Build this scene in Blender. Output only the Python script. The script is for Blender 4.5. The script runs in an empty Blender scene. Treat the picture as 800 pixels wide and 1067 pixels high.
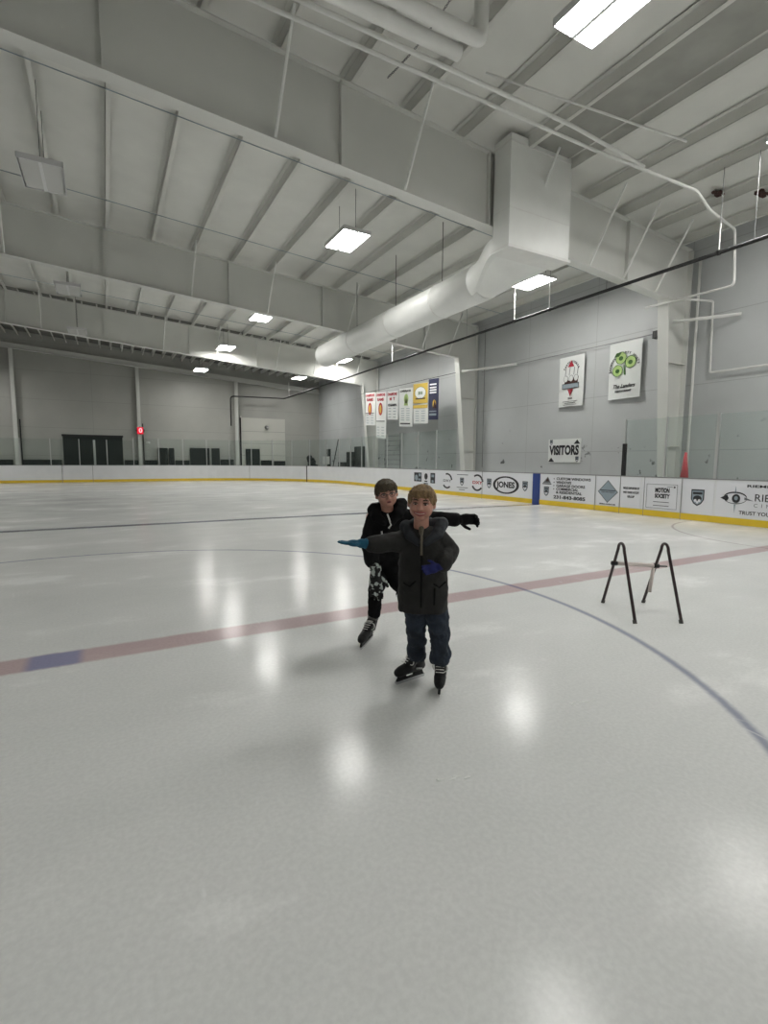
import bpy, bmesh, math, random
from mathutils import Vector, Matrix
random.seed(4)
C = bpy.context.scene.collection
PI = math.pi
V = Vector

# ------------------------------------------------------------------ materials
def principled(name, col, rough=.6, metal=0., spec=.5):
    m = bpy.data.materials.new(name); m.use_nodes = True
    b = m.node_tree.nodes['Principled BSDF']
    b.inputs['Base Color'].default_value = (*col, 1)
    b.inputs['Roughness'].default_value = rough
    b.inputs['Metallic'].default_value = metal
    b.inputs['Specular IOR Level'].default_value = spec
    return m

def mottled(name, col, var=.12, scale=3., rough=.6, metal=0., bump=0., bscale=40., spec=.5, stretch=(1, 1, 1)):
    m = principled(name, col, rough, metal, spec)
    n = m.node_tree.nodes; l = m.node_tree.links; b = n['Principled BSDF']
    g = n.new('ShaderNodeNewGeometry'); mp = n.new('ShaderNodeMapping'); mp.inputs['Scale'].default_value = stretch
    l.new(g.outputs['Position'], mp.inputs['Vector'])
    t = n.new('ShaderNodeTexNoise'); t.inputs['Scale'].default_value = scale; t.inputs['Detail'].default_value = 5
    l.new(mp.outputs[0], t.inputs['Vector'])
    r = n.new('ShaderNodeMapRange'); r.inputs['From Min'].default_value = .3; r.inputs['From Max'].default_value = .7
    r.inputs['To Min'].default_value = 1 - var; r.inputs['To Max'].default_value = 1 + var
    l.new(t.outputs['Fac'], r.inputs['Value'])
    mx = n.new('ShaderNodeVectorMath'); mx.operation = 'SCALE'; mx.inputs[0].default_value = col
    l.new(r.outputs[0], mx.inputs['Scale']); l.new(mx.outputs[0], b.inputs['Base Color'])
    if bump:
        t2 = n.new('ShaderNodeTexNoise'); t2.inputs['Scale'].default_value = bscale
        l.new(g.outputs['Position'], t2.inputs['Vector'])
        bp = n.new('ShaderNodeBump'); bp.inputs['Strength'].default_value = bump; bp.inputs['Distance'].default_value = .02
        l.new(t2.outputs['Fac'], bp.inputs['Height']); l.new(bp.outputs[0], b.inputs['Normal'])
    return m

def emissive(name, col, s):
    m = bpy.data.materials.new(name); m.use_nodes = True
    nt = m.node_tree; nt.nodes.clear()
    e = nt.nodes.new('ShaderNodeEmission'); e.inputs[0].default_value = (*col, 1); e.inputs[1].default_value = s
    o = nt.nodes.new('ShaderNodeOutputMaterial'); nt.links.new(e.outputs[0], o.inputs[0])
    return m

M = {}
M['steel'] = mottled('painted_steel', (.66, .665, .63), .04, .8, .5)
M['purlin'] = mottled('purlin_paint', (.66, .66, .62), .05, 1.2, .45)
M['roof'] = mottled('roof_insulation', (.70, .70, .66), .05, 1.1, .5, bump=.25, bscale=3.)
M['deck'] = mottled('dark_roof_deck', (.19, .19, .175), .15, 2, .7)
M['duct'] = mottled('white_duct_paint', (.80, .81, .78), .03, 2, .35)
M['pipe'] = mottled('white_pipe_paint', (.76, .76, .73), .04, 3, .45)
M['black'] = principled('black_iron', (.012, .012, .012), .4)
M['ink'] = principled('black_print', (.02, .02, .024), .5)
M['grey_ink'] = principled('grey_print', (.16, .17, .18), .5)
M['red_ink'] = principled('red_print', (.42, .03, .05), .5)
M['green_ink'] = principled('lime_print', (.40, .56, .20), .5)
M['dgreen_ink'] = principled('dark_green_print', (.04, .12, .02), .5)
M['navy'] = principled('navy_print', (.015, .018, .06), .5)
M['gold'] = principled('gold_print', (.60, .42, .06), .5)
M['slate'] = principled('slate_print', (.28, .34, .38), .5)
M['vinyl'] = principled('banner_vinyl', (.74, .76, .74), .45)
M['board'] = mottled('dasher_white', (.74, .75, .76), .03, 2, .35)
M['adwhite'] = principled('ad_white', (.76, .77, .80), .35)
M['yellow'] = mottled('yellow_kick_plate', (.74, .52, .03), .06, 3, .4)
M['blue'] = principled('blue_stripe', (.02, .05, .22), .4)
M['seam'] = principled('seam_grey', (.25, .25, .25), .6)
M['brown'] = mottled('torn_brown', (.05, .02, .015), .3, 9, .8)
M['chrome'] = principled('skate_steel', (.6, .6, .62), .25, 1.)
M['tray'] = principled('fixture_white', (.7, .7, .7), .4)
M['lens'] = emissive('lit_lens', (1.0, .985, .95), 68.)
M['offlens'] = principled('unlit_lens', (.55, .55, .53), .35)
M['red_led'] = emissive('red_led_face', (1., .03, .06), .8)
M['pink_led'] = emissive('pink_led_digit', (1., .5, .55), 1.3)
M['mat'] = mottled('dark_green_vinyl', (.004, .010, .008), .2, 3, .6)
M['cone'] = principled('cone_red', (.55, .02, .04), .5)
M['alu'] = principled('post_aluminium', (.55, .56, .55), .35, .6)
M['coat'] = mottled('charcoal_nylon', (.0145, .0145, .0135), .25, 14, .75, bump=.2, bscale=60, spec=.3)
M['hood'] = mottled('hood_lining', (.012, .015, .020), .3, 20, .8)
M['fleece'] = mottled('black_fleece', (.0035, .0035, .004), .3, 20, .9, spec=.2)
M['skin'] = mottled('skin', (.46, .235, .175), .06, 20, .5)
M['lips'] = principled('lips', (.30, .085, .08), .5)
M['eye'] = principled('eye_dark', (.03, .017, .012), .3)
M['teeth'] = principled('teeth', (.55, .48, .42), .3)
M['blond'] = mottled('blond_hair', (.215, .135, .06), .35, 60, .6, bump=.5, bscale=120, stretch=(1, 1, .25))
M['darkhair'] = mottled('brown_hair', (.055, .040, .019), .35, 60, .6, bump=.5, bscale=120, stretch=(1, 1, .25))
M['teal'] = mottled('teal_knit', (.006, .075, .13), .2, 50, .9)
M['royal'] = mottled('royal_blue_knit', (.004, .007, .075), .2, 50, .9)
M['jeans'] = mottled('denim', (.011, .018, .030), .5, 9, .85, bump=.2, bscale=80)
M['boot'] = principled('skate_boot_black', (.005, .005, .006), .5, 0, .3)
M['boot_grey'] = principled('skate_trim_grey', (.07, .07, .065), .5)
M['lace'] = principled('lace_white', (.6, .6, .58), .8)
M['zip'] = principled('zip_tan', (.10, .085, .06), .6)
M['tape'] = mottled('pinkish_white_tape', (.62, .55, .52), .06, 20, .5)
M['frame_metal'] = mottled('dark_red_black_tube', (.022, .007, .007), .4, 12, .35)

def noise_mask_mat(name, a, b, scale, lo, hi):
    m = principled(name, a, .85)
    n = m.node_tree.nodes; l = m.node_tree.links
    g = n.new('ShaderNodeNewGeometry'); t = n.new('ShaderNodeTexNoise'); t.inputs['Scale'].default_value = scale
    t.inputs['Detail'].default_value = 1
    l.new(g.outputs['Position'], t.inputs['Vector'])
    r = n.new('ShaderNodeMapRange'); r.inputs['From Min'].default_value = lo; r.inputs['From Max'].default_value = hi
    l.new(t.outputs['Fac'], r.inputs['Value'])
    x = n.new('ShaderNodeMix'); x.data_type = 'RGBA'; x.inputs[6].default_value = (*a, 1); x.inputs[7].default_value = (*b, 1)
    l.new(r.outputs[0], x.inputs[0]); l.new(x.outputs[2], n['Principled BSDF'].inputs['Base Color'])
    return m
M['bone'] = noise_mask_mat('black_white_pattern_knit', (.006, .006, .006), (.42, .46, .44), 28, .52, .56)

# walls: large pale panels with seams and scuffs
def wall_mat(name, col, seam_h, along, scuff=False, vert=3.2):
    m = mottled(name, col, .07, .5, .42, bump=.05, bscale=2.)
    n = m.node_tree.nodes; l = m.node_tree.links; b = n['Principled BSDF']
    src = b.inputs['Base Color'].links[0].from_socket
    g = n.new('ShaderNodeNewGeometry'); s = n.new('ShaderNodeSeparateXYZ'); l.new(g.outputs['Position'], s.inputs[0])
    def line(sock, period, off, w):
        a = n.new('ShaderNodeMath'); a.operation = 'ADD'; a.inputs[1].default_value = off; l.new(sock, a.inputs[0])
        p = n.new('ShaderNodeMath'); p.operation = 'PINGPONG'; p.inputs[1].default_value = period / 2; l.new(a.outputs[0], p.inputs[0])
        c = n.new('ShaderNodeMath'); c.operation = 'LESS_THAN'; c.inputs[1].default_value = w; l.new(p.outputs[0], c.inputs[0])
        return c.outputs[0]
    h = line(s.outputs['Z'], seam_h, .05, .012)
    v = line(s.outputs[along], vert, .6, .010)
    mx = n.new('ShaderNodeMath'); mx.operation = 'MAXIMUM'; l.new(h, mx.inputs[0]); l.new(v, mx.inputs[1])
    sc = n.new('ShaderNodeMath'); sc.operation = 'MULTIPLY'; sc.inputs[1].default_value = .28; l.new(mx.outputs[0], sc.inputs[0])
    x = n.new('ShaderNodeMix'); x.data_type = 'RGBA'; l.new(sc.outputs[0], x.inputs[0]); l.new(src, x.inputs[6])
    x.inputs[7].default_value = (.12, .12, .11, 1); out = x.outputs[2]
    if scuff:                                   # puck marks low on the wall
        t = n.new('ShaderNodeTexNoise'); t.inputs['Scale'].default_value = 2.6; t.inputs['Detail'].default_value = 4
        l.new(g.outputs['Position'], t.inputs['Vector'])
        r = n.new('ShaderNodeMapRange'); r.inputs['From Min'].default_value = .66; r.inputs['From Max'].default_value = .70
        l.new(t.outputs['Fac'], r.inputs['Value'])
        lo = n.new('ShaderNodeMapRange'); lo.inputs['From Min'].default_value = 3.0; lo.inputs['From Max'].default_value = 1.2
        l.new(s.outputs['Z'], lo.inputs['Value'])
        mm = n.new('ShaderNodeMath'); mm.operation = 'MULTIPLY'; l.new(r.outputs[0], mm.inputs[0]); l.new(lo.outputs[0], mm.inputs[1])
        x2 = n.new('ShaderNodeMix'); x2.data_type = 'RGBA'; l.new(mm.outputs[0], x2.inputs[0]); l.new(out, x2.inputs[6])
        x2.inputs[7].default_value = (.05, .05, .05, 1); out = x2.outputs[2]
    l.new(out, b.inputs['Base Color'])
    return m
M['wall_side'] = wall_mat('painted_block_wall', (.50, .515, .515), 1.9, 'Y', True)
M['wall_end'] = wall_mat('painted_metal_wall', (.40, .40, .37), 1.75, 'X', False, 60.)

# ------------------------------------------------------------------ ice
RC = (-.4, 4.35)                                 # centre spot of the rink
def ice_material():
    m = bpy.data.materials.new('ice'); m.use_nodes = True
    nt = m.node_tree; n = nt.nodes; l = nt.links; b = n['Principled BSDF']
    g = n.new('ShaderNodeNewGeometry'); s = n.new('ShaderNodeSeparateXYZ'); l.new(g.outputs['Position'], s.inputs[0])
    wob = n.new('ShaderNodeTexNoise'); wob.inputs['Scale'].default_value = 9; l.new(g.outputs['Position'], wob.inputs['Vector'])
    def math_(op, a, b_=None, c=None):
        q = n.new('ShaderNodeMath'); q.operation = op
        for i, v in enumerate((a, b_, c)):
            if v is None: continue
            if isinstance(v, (int, float)): q.inputs[i].default_value = v
            else: l.new(v, q.inputs[i])
        return q.outputs[0]
    def band(d, w, soft=.02):                    # 1 inside |d|<w
        r = n.new('ShaderNodeMapRange'); r.interpolation_type = 'SMOOTHSTEP'
        r.inputs['From Min'].default_value = w + soft; r.inputs['From Max'].default_value = w - soft
        l.new(math_('ABSOLUTE', d), r.inputs['Value']); return r.outputs[0]
    wv = math_('MULTIPLY', math_('SUBTRACT', wob.outputs['Fac'], .5), .03)
    X, Y = s.outputs['X'], math_('ADD', s.outputs['Y'], wv)
    def dist(cx, cy):
        dx = math_('SUBTRACT', X, cx); dy = math_('SUBTRACT', Y, cy)
        return math_('SQRT', math_('ADD', math_('MULTIPLY', dx, dx), math_('MULTIPLY', dy, dy)))
    cloud = n.new('ShaderNodeTexNoise'); cloud.inputs['Scale'].default_value = .7; cloud.inputs['Detail'].default_value = 7
    cloud.inputs['Roughness'].default_value = .62
    mp = n.new('ShaderNodeMapping'); mp.inputs['Scale'].default_value = (.8, 1.3, 1); l.new(g.outputs['Position'], mp.inputs['Vector'])
    l.new(mp.outputs[0], cloud.inputs['Vector'])
    cr = n.new('ShaderNodeValToRGB'); l.new(cloud.outputs['Fac'], cr.inputs[0])
    cr.color_ramp.elements[0].position = .3; cr.color_ramp.elements[0].color = (.66, .675, .665, 1)
    cr.color_ramp.elements[1].position = .57; cr.color_ramp.elements[1].color = (.71, .72, .71, 1)
    e = cr.color_ramp.elements.new(.66); e.color = (.82, .83, .82, 1)
    col = cr.outputs[0]
    def over(base, mask, color, k):
        x = n.new('ShaderNodeMix'); x.data_type = 'RGBA'; l.new(math_('MULTIPLY', mask, k), x.inputs[0])
        l.new(base, x.inputs[6]); x.inputs[7].default_value = (*color, 1); return x.outputs[2]
    red, blue = (.30, .075, .095), (.035, .06, .24)
    dc = dist(*RC)
    yr = math_('SUBTRACT', Y, RC[1])
    rb = band(yr, .15, .03)
    col = over(col, rb, red, .50)
    col = over(col, math_('MULTIPLY', rb, band(math_('SUBTRACT', X, RC[0]), .17, .04)), (.14, .20, .42), .62)
    for q in (8.3, -8.3):
        col = over(col, band(math_('SUBTRACT', yr, q), .15), (.05, .065, .12), .85)
    for q in (29.1, -29.1):
        col = over(col, band(math_('SUBTRACT', yr, q), .03), red, .4)
    col = over(col, band(math_('SUBTRACT', dc, 4.63), .03, .026), (.07, .09, .22), .60)
    dcr = dist(13.1, 4.35)
    col = over(col, band(math_('SUBTRACT', dcr, 3.0), .025, .02), (.12, .06, .08), .45)
    # scratches and shavings
    sc = n.new('ShaderNodeTexNoise'); sc.inputs['Scale'].default_value = 2.2; sc.inputs['Detail'].default_value = 8; sc.inputs['Distortion'].default_value = 1.8
    m2 = n.new('ShaderNodeMapping'); m2.inputs['Scale'].default_value = (3.2, .8, 1); m2.inputs['Rotation'].default_value = (0, 0, .7)
    l.new(g.outputs['Position'], m2.inputs['Vector']); l.new(m2.outputs[0], sc.inputs['Vector'])
    sr = n.new('ShaderNodeMapRange'); sr.inputs['From Min'].default_value = .66; sr.inputs['From Max'].default_value = .80; l.new(sc.outputs['Fac'], sr.inputs['Value'])
    col = over(col, sr.outputs[0], (.82, .83, .83), .6)
    fz = n.new('ShaderNodeTexNoise'); fz.inputs['Scale'].default_value = 45; fz.inputs['Detail'].default_value = 4; l.new(g.outputs['Position'], fz.inputs['Vector'])
    fr = n.new('ShaderNodeMapRange'); fr.inputs['From Min'].default_value = .35; fr.inputs['From Max'].default_value = .65; fr.inputs['To Min'].default_value = .96; fr.inputs['To Max'].default_value = 1.04; l.new(fz.outputs['Fac'], fr.inputs['Value'])
    vm = n.new('ShaderNodeVectorMath'); vm.operation = 'SCALE'; l.new(col, vm.inputs[0]); l.new(fr.outputs[0], vm.inputs['Scale']); col = vm.outputs[0]
    l.new(col, b.inputs['Base Color'])
    rr = n.new('ShaderNodeMapRange'); rr.inputs['From Min'].default_value = .3; rr.inputs['From Max'].default_value = .7
    rr.inputs['To Min'].default_value = .14; rr.inputs['To Max'].default_value = .24
    l.new(cloud.outputs['Fac'], rr.inputs['Value']); l.new(rr.outputs[0], b.inputs['Roughness'])
    b.inputs['IOR'].default_value = 1.21
    bn = n.new('ShaderNodeTexNoise'); bn.inputs['Scale'].default_value = 5; bn.inputs['Detail'].default_value = 3; l.new(g.outputs['Position'], bn.inputs['Vector'])
    bp = n.new('ShaderNodeBump'); bp.inputs['Strength'].default_value = .12; bp.inputs['Distance'].default_value = .01
    l.new(bn.outputs['Fac'], bp.inputs['Height']); l.new(bp.outputs[0], b.inputs['Normal'])
    return m
M['ice'] = ice_material()

def glass_material(name='rink_glass', milk=.014):
    m = bpy.data.materials.new(name); m.use_nodes = True
    nt = m.node_tree; n = nt.nodes; l = nt.links; n.clear()
    tr = n.new('ShaderNodeBsdfTransparent'); tr.inputs[0].default_value = (.94, .965, .955, 1)
    gl = n.new('ShaderNodeBsdfGlossy'); gl.inputs['Roughness'].default_value = .04; gl.inputs[0].default_value = (.9, .95, .93, 1)
    df = n.new('ShaderNodeBsdfDiffuse'); df.inputs[0].default_value = (.50, .56, .54, 1)
    fr = n.new('ShaderNodeFresnel'); fr.inputs[0].default_value = 1.22
    a = n.new('ShaderNodeMixShader'); a.inputs[0].default_value = milk; l.new(tr.outputs[0], a.inputs[1]); l.new(df.outputs[0], a.inputs[2])
    c = n.new('ShaderNodeMixShader'); gg = n.new('ShaderNodeNewGeometry'); iv = n.new('ShaderNodeMath'); iv.operation = 'SUBTRACT'; iv.inputs[0].default_value = 1; l.new(gg.outputs['Backfacing'], iv.inputs[1]); mm = n.new('ShaderNodeMath'); mm.operation = 'MULTIPLY'; l.new(fr.outputs[0], mm.inputs[0]); l.new(iv.outputs[0], mm.inputs[1]); l.new(mm.outputs[0], c.inputs[0]); l.new(a.outputs[0], c.inputs[1]); l.new(gl.outputs[0], c.inputs[2])
    o = n.new('ShaderNodeOutputMaterial'); l.new(c.outputs[0], o.inputs[0])
    return m
M['glass'] = glass_material()
M['glass_near'] = glass_material('scuffed_rink_glass', .07)

# ------------------------------------------------------------------ mesh helpers
def obj(name, bm, mat, parent=None, smooth=False, **kw):
    me = bpy.data.meshes.new(name)
    if isinstance(bm, bmesh.types.BMesh):
        bmesh.ops.recalc_face_normals(bm, faces=bm.faces)
        bm.to_mesh(me); bm.free()
    else:
        me = bm
    me.materials.clear(); me.materials.append(M[mat] if isinstance(mat, str) else mat)
    if smooth:
        for p in me.polygons: p.use_smooth = True
    o = bpy.data.objects.new(name, me); C.objects.link(o)
    if parent: o.parent = parent
    for k, v in kw.items(): o[k] = v
    return o

def thing(name, label, cat, loc=(0, 0, 0), rz=0, group=None):
    o = bpy.data.objects.new(name, None); C.objects.link(o); o.empty_display_size = .2
    o.location = loc; o.rotation_euler = (0, 0, rz); o['label'] = label; o['category'] = cat
    if group: o['group'] = group
    return o

def tag(o, label, cat, group=None):
    o['label'] = label; o['category'] = cat
    if group: o['group'] = group
    return o

def box(bm, x0, x1, y0, y1, z0, z1):
    vs = [bm.verts.new(p) for p in ((x0, y0, z0), (x1, y0, z0), (x1, y1, z0), (x0, y1, z0), (x0, y0, z1), (x1, y0, z1), (x1, y1, z1), (x0, y1, z1))]
    for f in ((0, 3, 2, 1), (4, 5, 6, 7), (0, 1, 5, 4), (1, 2, 6, 5), (2, 3, 7, 6), (3, 0, 4, 7)):
        bm.faces.new([vs[i] for i in f])
    return bm

def boxm(*a): return box(bmesh.new(), *a)

def prism(bm, pts, off):
    """closed polygon pts (3D) extruded by vector off"""
    a = [bm.verts.new(p) for p in pts]; b = [bm.verts.new(V(p) + V(off)) for p in pts]
    n = len(pts)
    bm.faces.new(a); bm.faces.new(list(reversed(b)))
    for i in range(n): bm.faces.new((a[i], b[i], b[(i + 1) % n], a[(i + 1) % n]))
    return bm

def tube(bm, path, r, n=10, cap=True, radii=None):
    path = [V(p) for p in path]; rings = []; k = len(path); ref = None
    for i, p in enumerate(path):
        d = (path[min(i + 1, k - 1)] - path[max(i - 1, 0)])
        d = d.normalized() if d.length else V((0, 0, 1))
        if ref is None:
            ref = V((0, 0, 1)) if abs(d.z) < .9 else V((1, 0, 0))
        u = (ref - d * ref.dot(d))
        if u.length < 1e-4: u = d.orthogonal()
        u.normalize(); ref = u; w = d.cross(u)
        rr = radii[i] if radii else r
        rings.append([bm.verts.new(p + (u * math.cos(a) + w * math.sin(a)) * rr) for a in (2 * PI * j / n for j in range(n))])
    for a, b in zip(rings, rings[1:]):
        for j in range(n): bm.faces.new((a[j], a[(j + 1) % n], b[(j + 1) % n], b[j]))
    if cap: bm.faces.new(list(reversed(rings[0]))); bm.faces.new(rings[-1])
    return bm

def tubem(path, r, n=10, **k): return tube(bmesh.new(), path, r, n, **k)

def bend(pts, rad=.1, seg=5):
    """round the corners of a polyline"""
    pts = [V(p) for p in pts]; out = [pts[0]]
    for a, b, c in zip(pts, pts[1:], pts[2:]):
        r = min(rad, (a - b).length * .45, (c - b).length * .45)
        p, q = b + (a - b).normalized() * r, b + (c - b).normalized() * r
        for i in range(seg + 1):
            t = i / seg; out.append(p * (1 - t) ** 2 + b * 2 * t * (1 - t) + q * t * t)
    out.append(pts[-1]); return out

def ellipsoid(bm, c, r, rot=None, u=20, v=14):
    mt = Matrix.Translation(c) @ (rot.to_4x4() if rot else Matrix.Identity(4)) @ Matrix.Diagonal((*r, 1))
    bmesh.ops.create_uvsphere(bm, u_segments=u, v_segments=v, radius=1, matrix=mt)

def capsule(bm, a, ra, b, rb, n=14):
    a, b = V(a), V(b); d = (b - a); L = d.length
    ds = d.normalized() if L else V((0, 0, 1)); path = []; rad = []
    for i in range(5):
        t = PI / 2 * i / 5; path.append(a - ds * ra * math.cos(t)); rad.append(max(ra * math.sin(t), .0004))
    path.append(a); rad.append(ra); path.append(b); rad.append(rb)
    for i in range(4, -1, -1):
        t = PI / 2 * i / 5; path.append(b + ds * rb * math.cos(t)); rad.append(max(rb * math.sin(t), .0004))
    tube(bm, path, 0, n, radii=rad)

def fuse(bm, voxel=.008, smooth=4, disp=None):
    """overlapping closed shapes -> one continuous smooth surface"""
    bmesh.ops.recalc_face_normals(bm, faces=bm.faces)
    me = bpy.data.meshes.new('tmp'); bm.to_mesh(me); bm.free()
    o = bpy.data.objects.new('tmp', me); C.objects.link(o)
    r = o.modifiers.new('r', 'REMESH'); r.mode = 'VOXEL'; r.voxel_size = voxel; r.use_smooth_shade = True
    s = o.modifiers.new('s', 'SMOOTH'); s.iterations = smooth; s.factor = .6
    if disp:
        tx = bpy.data.textures.new('folds', 'CLOUDS'); tx.noise_scale = disp[1]; tx.noise_depth = 1
        d = o.modifiers.new('d', 'DISPLACE'); d.texture = tx; d.strength = disp[0]; d.mid_level = .5; d.texture_coords = 'LOCAL'
    dg = bpy.context.evaluated_depsgraph_get(); dg.update()
    out = bpy.data.meshes.new_from_object(o.evaluated_get(dg))
    bpy.data.objects.remove(o); bpy.data.meshes.remove(me)
    return out

_fonts = {}
def text_bm(bm, s, size, origin, right, up, align='CENTER', bold=0., shear=0., ext=.002, width=None, sx=1.):
    cu = bpy.data.curves.new('t', 'FONT'); cu.body = s; cu.size = size; cu.align_x = align; cu.align_y = 'CENTER'
    cu.extrude = ext; cu.offset = bold; cu.shear = shear; cu.resolution_u = 3
    o = bpy.data.objects.new('t', cu); C.objects.link(o)
    dg = bpy.context.evaluated_depsgraph_get(); dg.update()
    me = bpy.data.meshes.new_from_object(o.evaluated_get(dg)); bpy.data.objects.remove(o)
    right, up = V(right), V(up); nrm = right.cross(up)
    if width and me.vertices:
        xs = [v.co.x for v in me.vertices]; sx = width / max(1e-4, max(xs) - min(xs))
    for v in me.vertices:
        v.co = V(origin) + right * v.co.x * sx + up * v.co.y + nrm * v.co.z
    bm.from_mesh(me); bpy.data.meshes.remove(me)

class Art:
    """flat printed shapes on a plane: p(u,v) with u to the reader's right"""
    def __init__(s, origin, right, up=(0, 0, 1), lift=.004):
        s.o, s.r, s.u = V(origin), V(right), V(up); s.n = s.r.cross(s.u); s.o = s.o + s.n * lift; s.bm = {}
    def b(s, mat):
        if mat not in s.bm: s.bm[mat] = bmesh.new()
        return s.bm[mat]
    def p(s, u, v, w=0): return s.o + s.r * u + s.u * v + s.n * w
    def poly(s, mat, pts, lift=0): prism(s.b(mat), [s.p(u, v, lift) for u, v in pts], s.n * .003)
    def rect(s, mat, u0, u1, v0, v1, lift=0): s.poly(mat, [(u0, v0), (u1, v0), (u1, v1), (u0, v1)], lift)
    def ring(s, mat, cu, cv, ru, rv, tu, tv=None, a0=0, a1=2 * PI, n=36, lift=0):
        tv = tu if tv is None else tv
        for i in range(n):
            a, b = a0 + (a1 - a0) * i / n, a0 + (a1 - a0) * (i + 1) / n
            s.poly(mat, [(cu + ru * math.cos(a), cv + rv * math.sin(a)), (cu + ru * math.cos(b), cv + rv * math.sin(b)),
                         (cu + (ru - tu) * math.cos(b), cv + (rv - tv) * math.sin(b)), (cu + (ru - tu) * math.cos(a), cv + (rv - tv) * math.sin(a))], lift)
    def disc(s, mat, cu, cv, ru, rv, n=24, lift=0):
        s.poly(mat, [(cu + ru * math.cos(2 * PI * i / n), cv + rv * math.sin(2 * PI * i / n)) for i in range(n)], lift)
    def text(s, mat, t, size, u, v, align='CENTER', bold=0., shear=0., width=None, lift=.001, sx=1.):
        text_bm(s.b(mat), t, size, s.p(u, v, lift), s.r, s.u, align, bold, shear, .0015, width, sx)
    def shield(s, u, v, w, h, mat='ink'):
        k = lambda f: [(u - w / 2 * f, v + h / 2 * f), (u + w / 2 * f, v + h / 2 * f), (u + w / 2 * f, v - h * .1 * f), (u + w * .3 * f, v - h * .36 * f), (u, v - h / 2 * f), (u - w * .3 * f, v - h * .36 * f), (u - w / 2 * f, v - h * .1 * f)]
        s.poly(mat, k(1)); s.poly('slate', k(.84), .001)
        s.rect(mat, u - w * .36, u + w * .36, v + h * .2, v + h * .34, .002)
        s.disc(mat, u, v - h * .05, w * .33, h * .19, lift=.002)
        s.disc('adwhite', u - w * .15, v - h * .17, w * .10, h * .09, lift=.003); s.disc('adwhite', u + w * .15, v - h * .17, w * .10, h * .09, lift=.003)
        s.disc('adwhite', u, v - h * .27, w * .08, h * .08, lift=.003)
    def done(s, parent, names=None):
        for mat, bm in s.bm.items():
            nm = (names or {}).get(mat, 'lettering' if mat in ('ink',) else 'printed_mark')
            obj(nm, bm, mat, parent)

# ------------------------------------------------------------------ room shell
XR, XL, YF, YB = 15.2, -16.0, 38.4, -31.0
ridge = -7.0
def ztop(x): return 9.156 - .070 * abs(x - ridge)          # top of the frames, underside of the purlins
def zbot(x): return 7.74 - .078 * abs(x - ridge)
def zroof(x): return ztop(x) + .25

obj('floor', boxm(XL, XR, YB, YF, -.12, 0), 'ice', kind='structure')
obj('wall_right', boxm(XR, XR + .2, YB, YF, 0, 9), 'wall_side', kind='structure')
obj('wall_left', boxm(XL - .2, XL, YB, YF, 0, 9), 'wall_side', kind='structure')
obj('wall_far', boxm(XL, XR, YF, YF + .2, 0, 9.6), 'wall_end', kind='structure')
obj('wall_back', boxm(XL, XR, YB - .2, YB, 0, 9.6), 'wall_end', kind='structure')
def roof(y0, y1):
    bm = bmesh.new()
    for xa, xb in ((XL - .2, ridge), (ridge, XR + .2)):
        prism(bm, [(xa, y0, zroof(xa)), (xb, y0, zroof(xb)), (xb, y0, zroof(xb) + .15), (xa, y0, zroof(xa) + .15)], (0, y1 - y0, 0))
    return bm
obj('ceiling', roof(YB, 28.6), 'roof', kind='structure')
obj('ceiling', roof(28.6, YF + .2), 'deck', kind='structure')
# overhead door in the far wall
d = obj('door_1', boxm(9.0, 12.35, YF - .05, YF, 0, 4.62), principled('overhead_door_cream', (.58, .58, .53), .5), kind='structure')
bm = bmesh.new()
for z in (.9, 1.8, 2.7, 3.6): box(bm, 9.0, 12.35, YF - .058, YF - .05, z, z + .02)
obj('panel_joint', bm, 'seam', d)
obj('trim_1', boxm(8.9, 9.0, YF - .08, YF, 0, 4.72), 'steel', kind='structure')
# dark green double door
d = obj('door_2', boxm(-2.35, 1.05, YF - .07, YF, 0, 3.05), 'mat', kind='structure')
obj('door_post', boxm(-.68, -.55, YF - .12, YF - .07, 0, 2.72), 'alu', d)
obj('frame_rail', boxm(-2.4, 1.1, YF - .10, YF - .07, 2.92, 3.05), 'black', d)

# ------------------------------------------------------------------ steel frames
def flange(bm, p, q, y, w=.28, t=.022):
    """a plate following p->q in the XZ plane, w wide across Y"""
    p, q = V((p[0], 0, p[1])), V((q[0], 0, q[1])); d = (q - p).normalized(); nn = V((-d.z, 0, d.x)) * t / 2
    prism(bm, [(p + nn) + V((0, y - w / 2, 0)), (q + nn) + V((0, y - w / 2, 0)), (q - nn) + V((0, y - w / 2, 0)), (p - nn) + V((0, y - w / 2, 0))], (0, w, 0))

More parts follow.
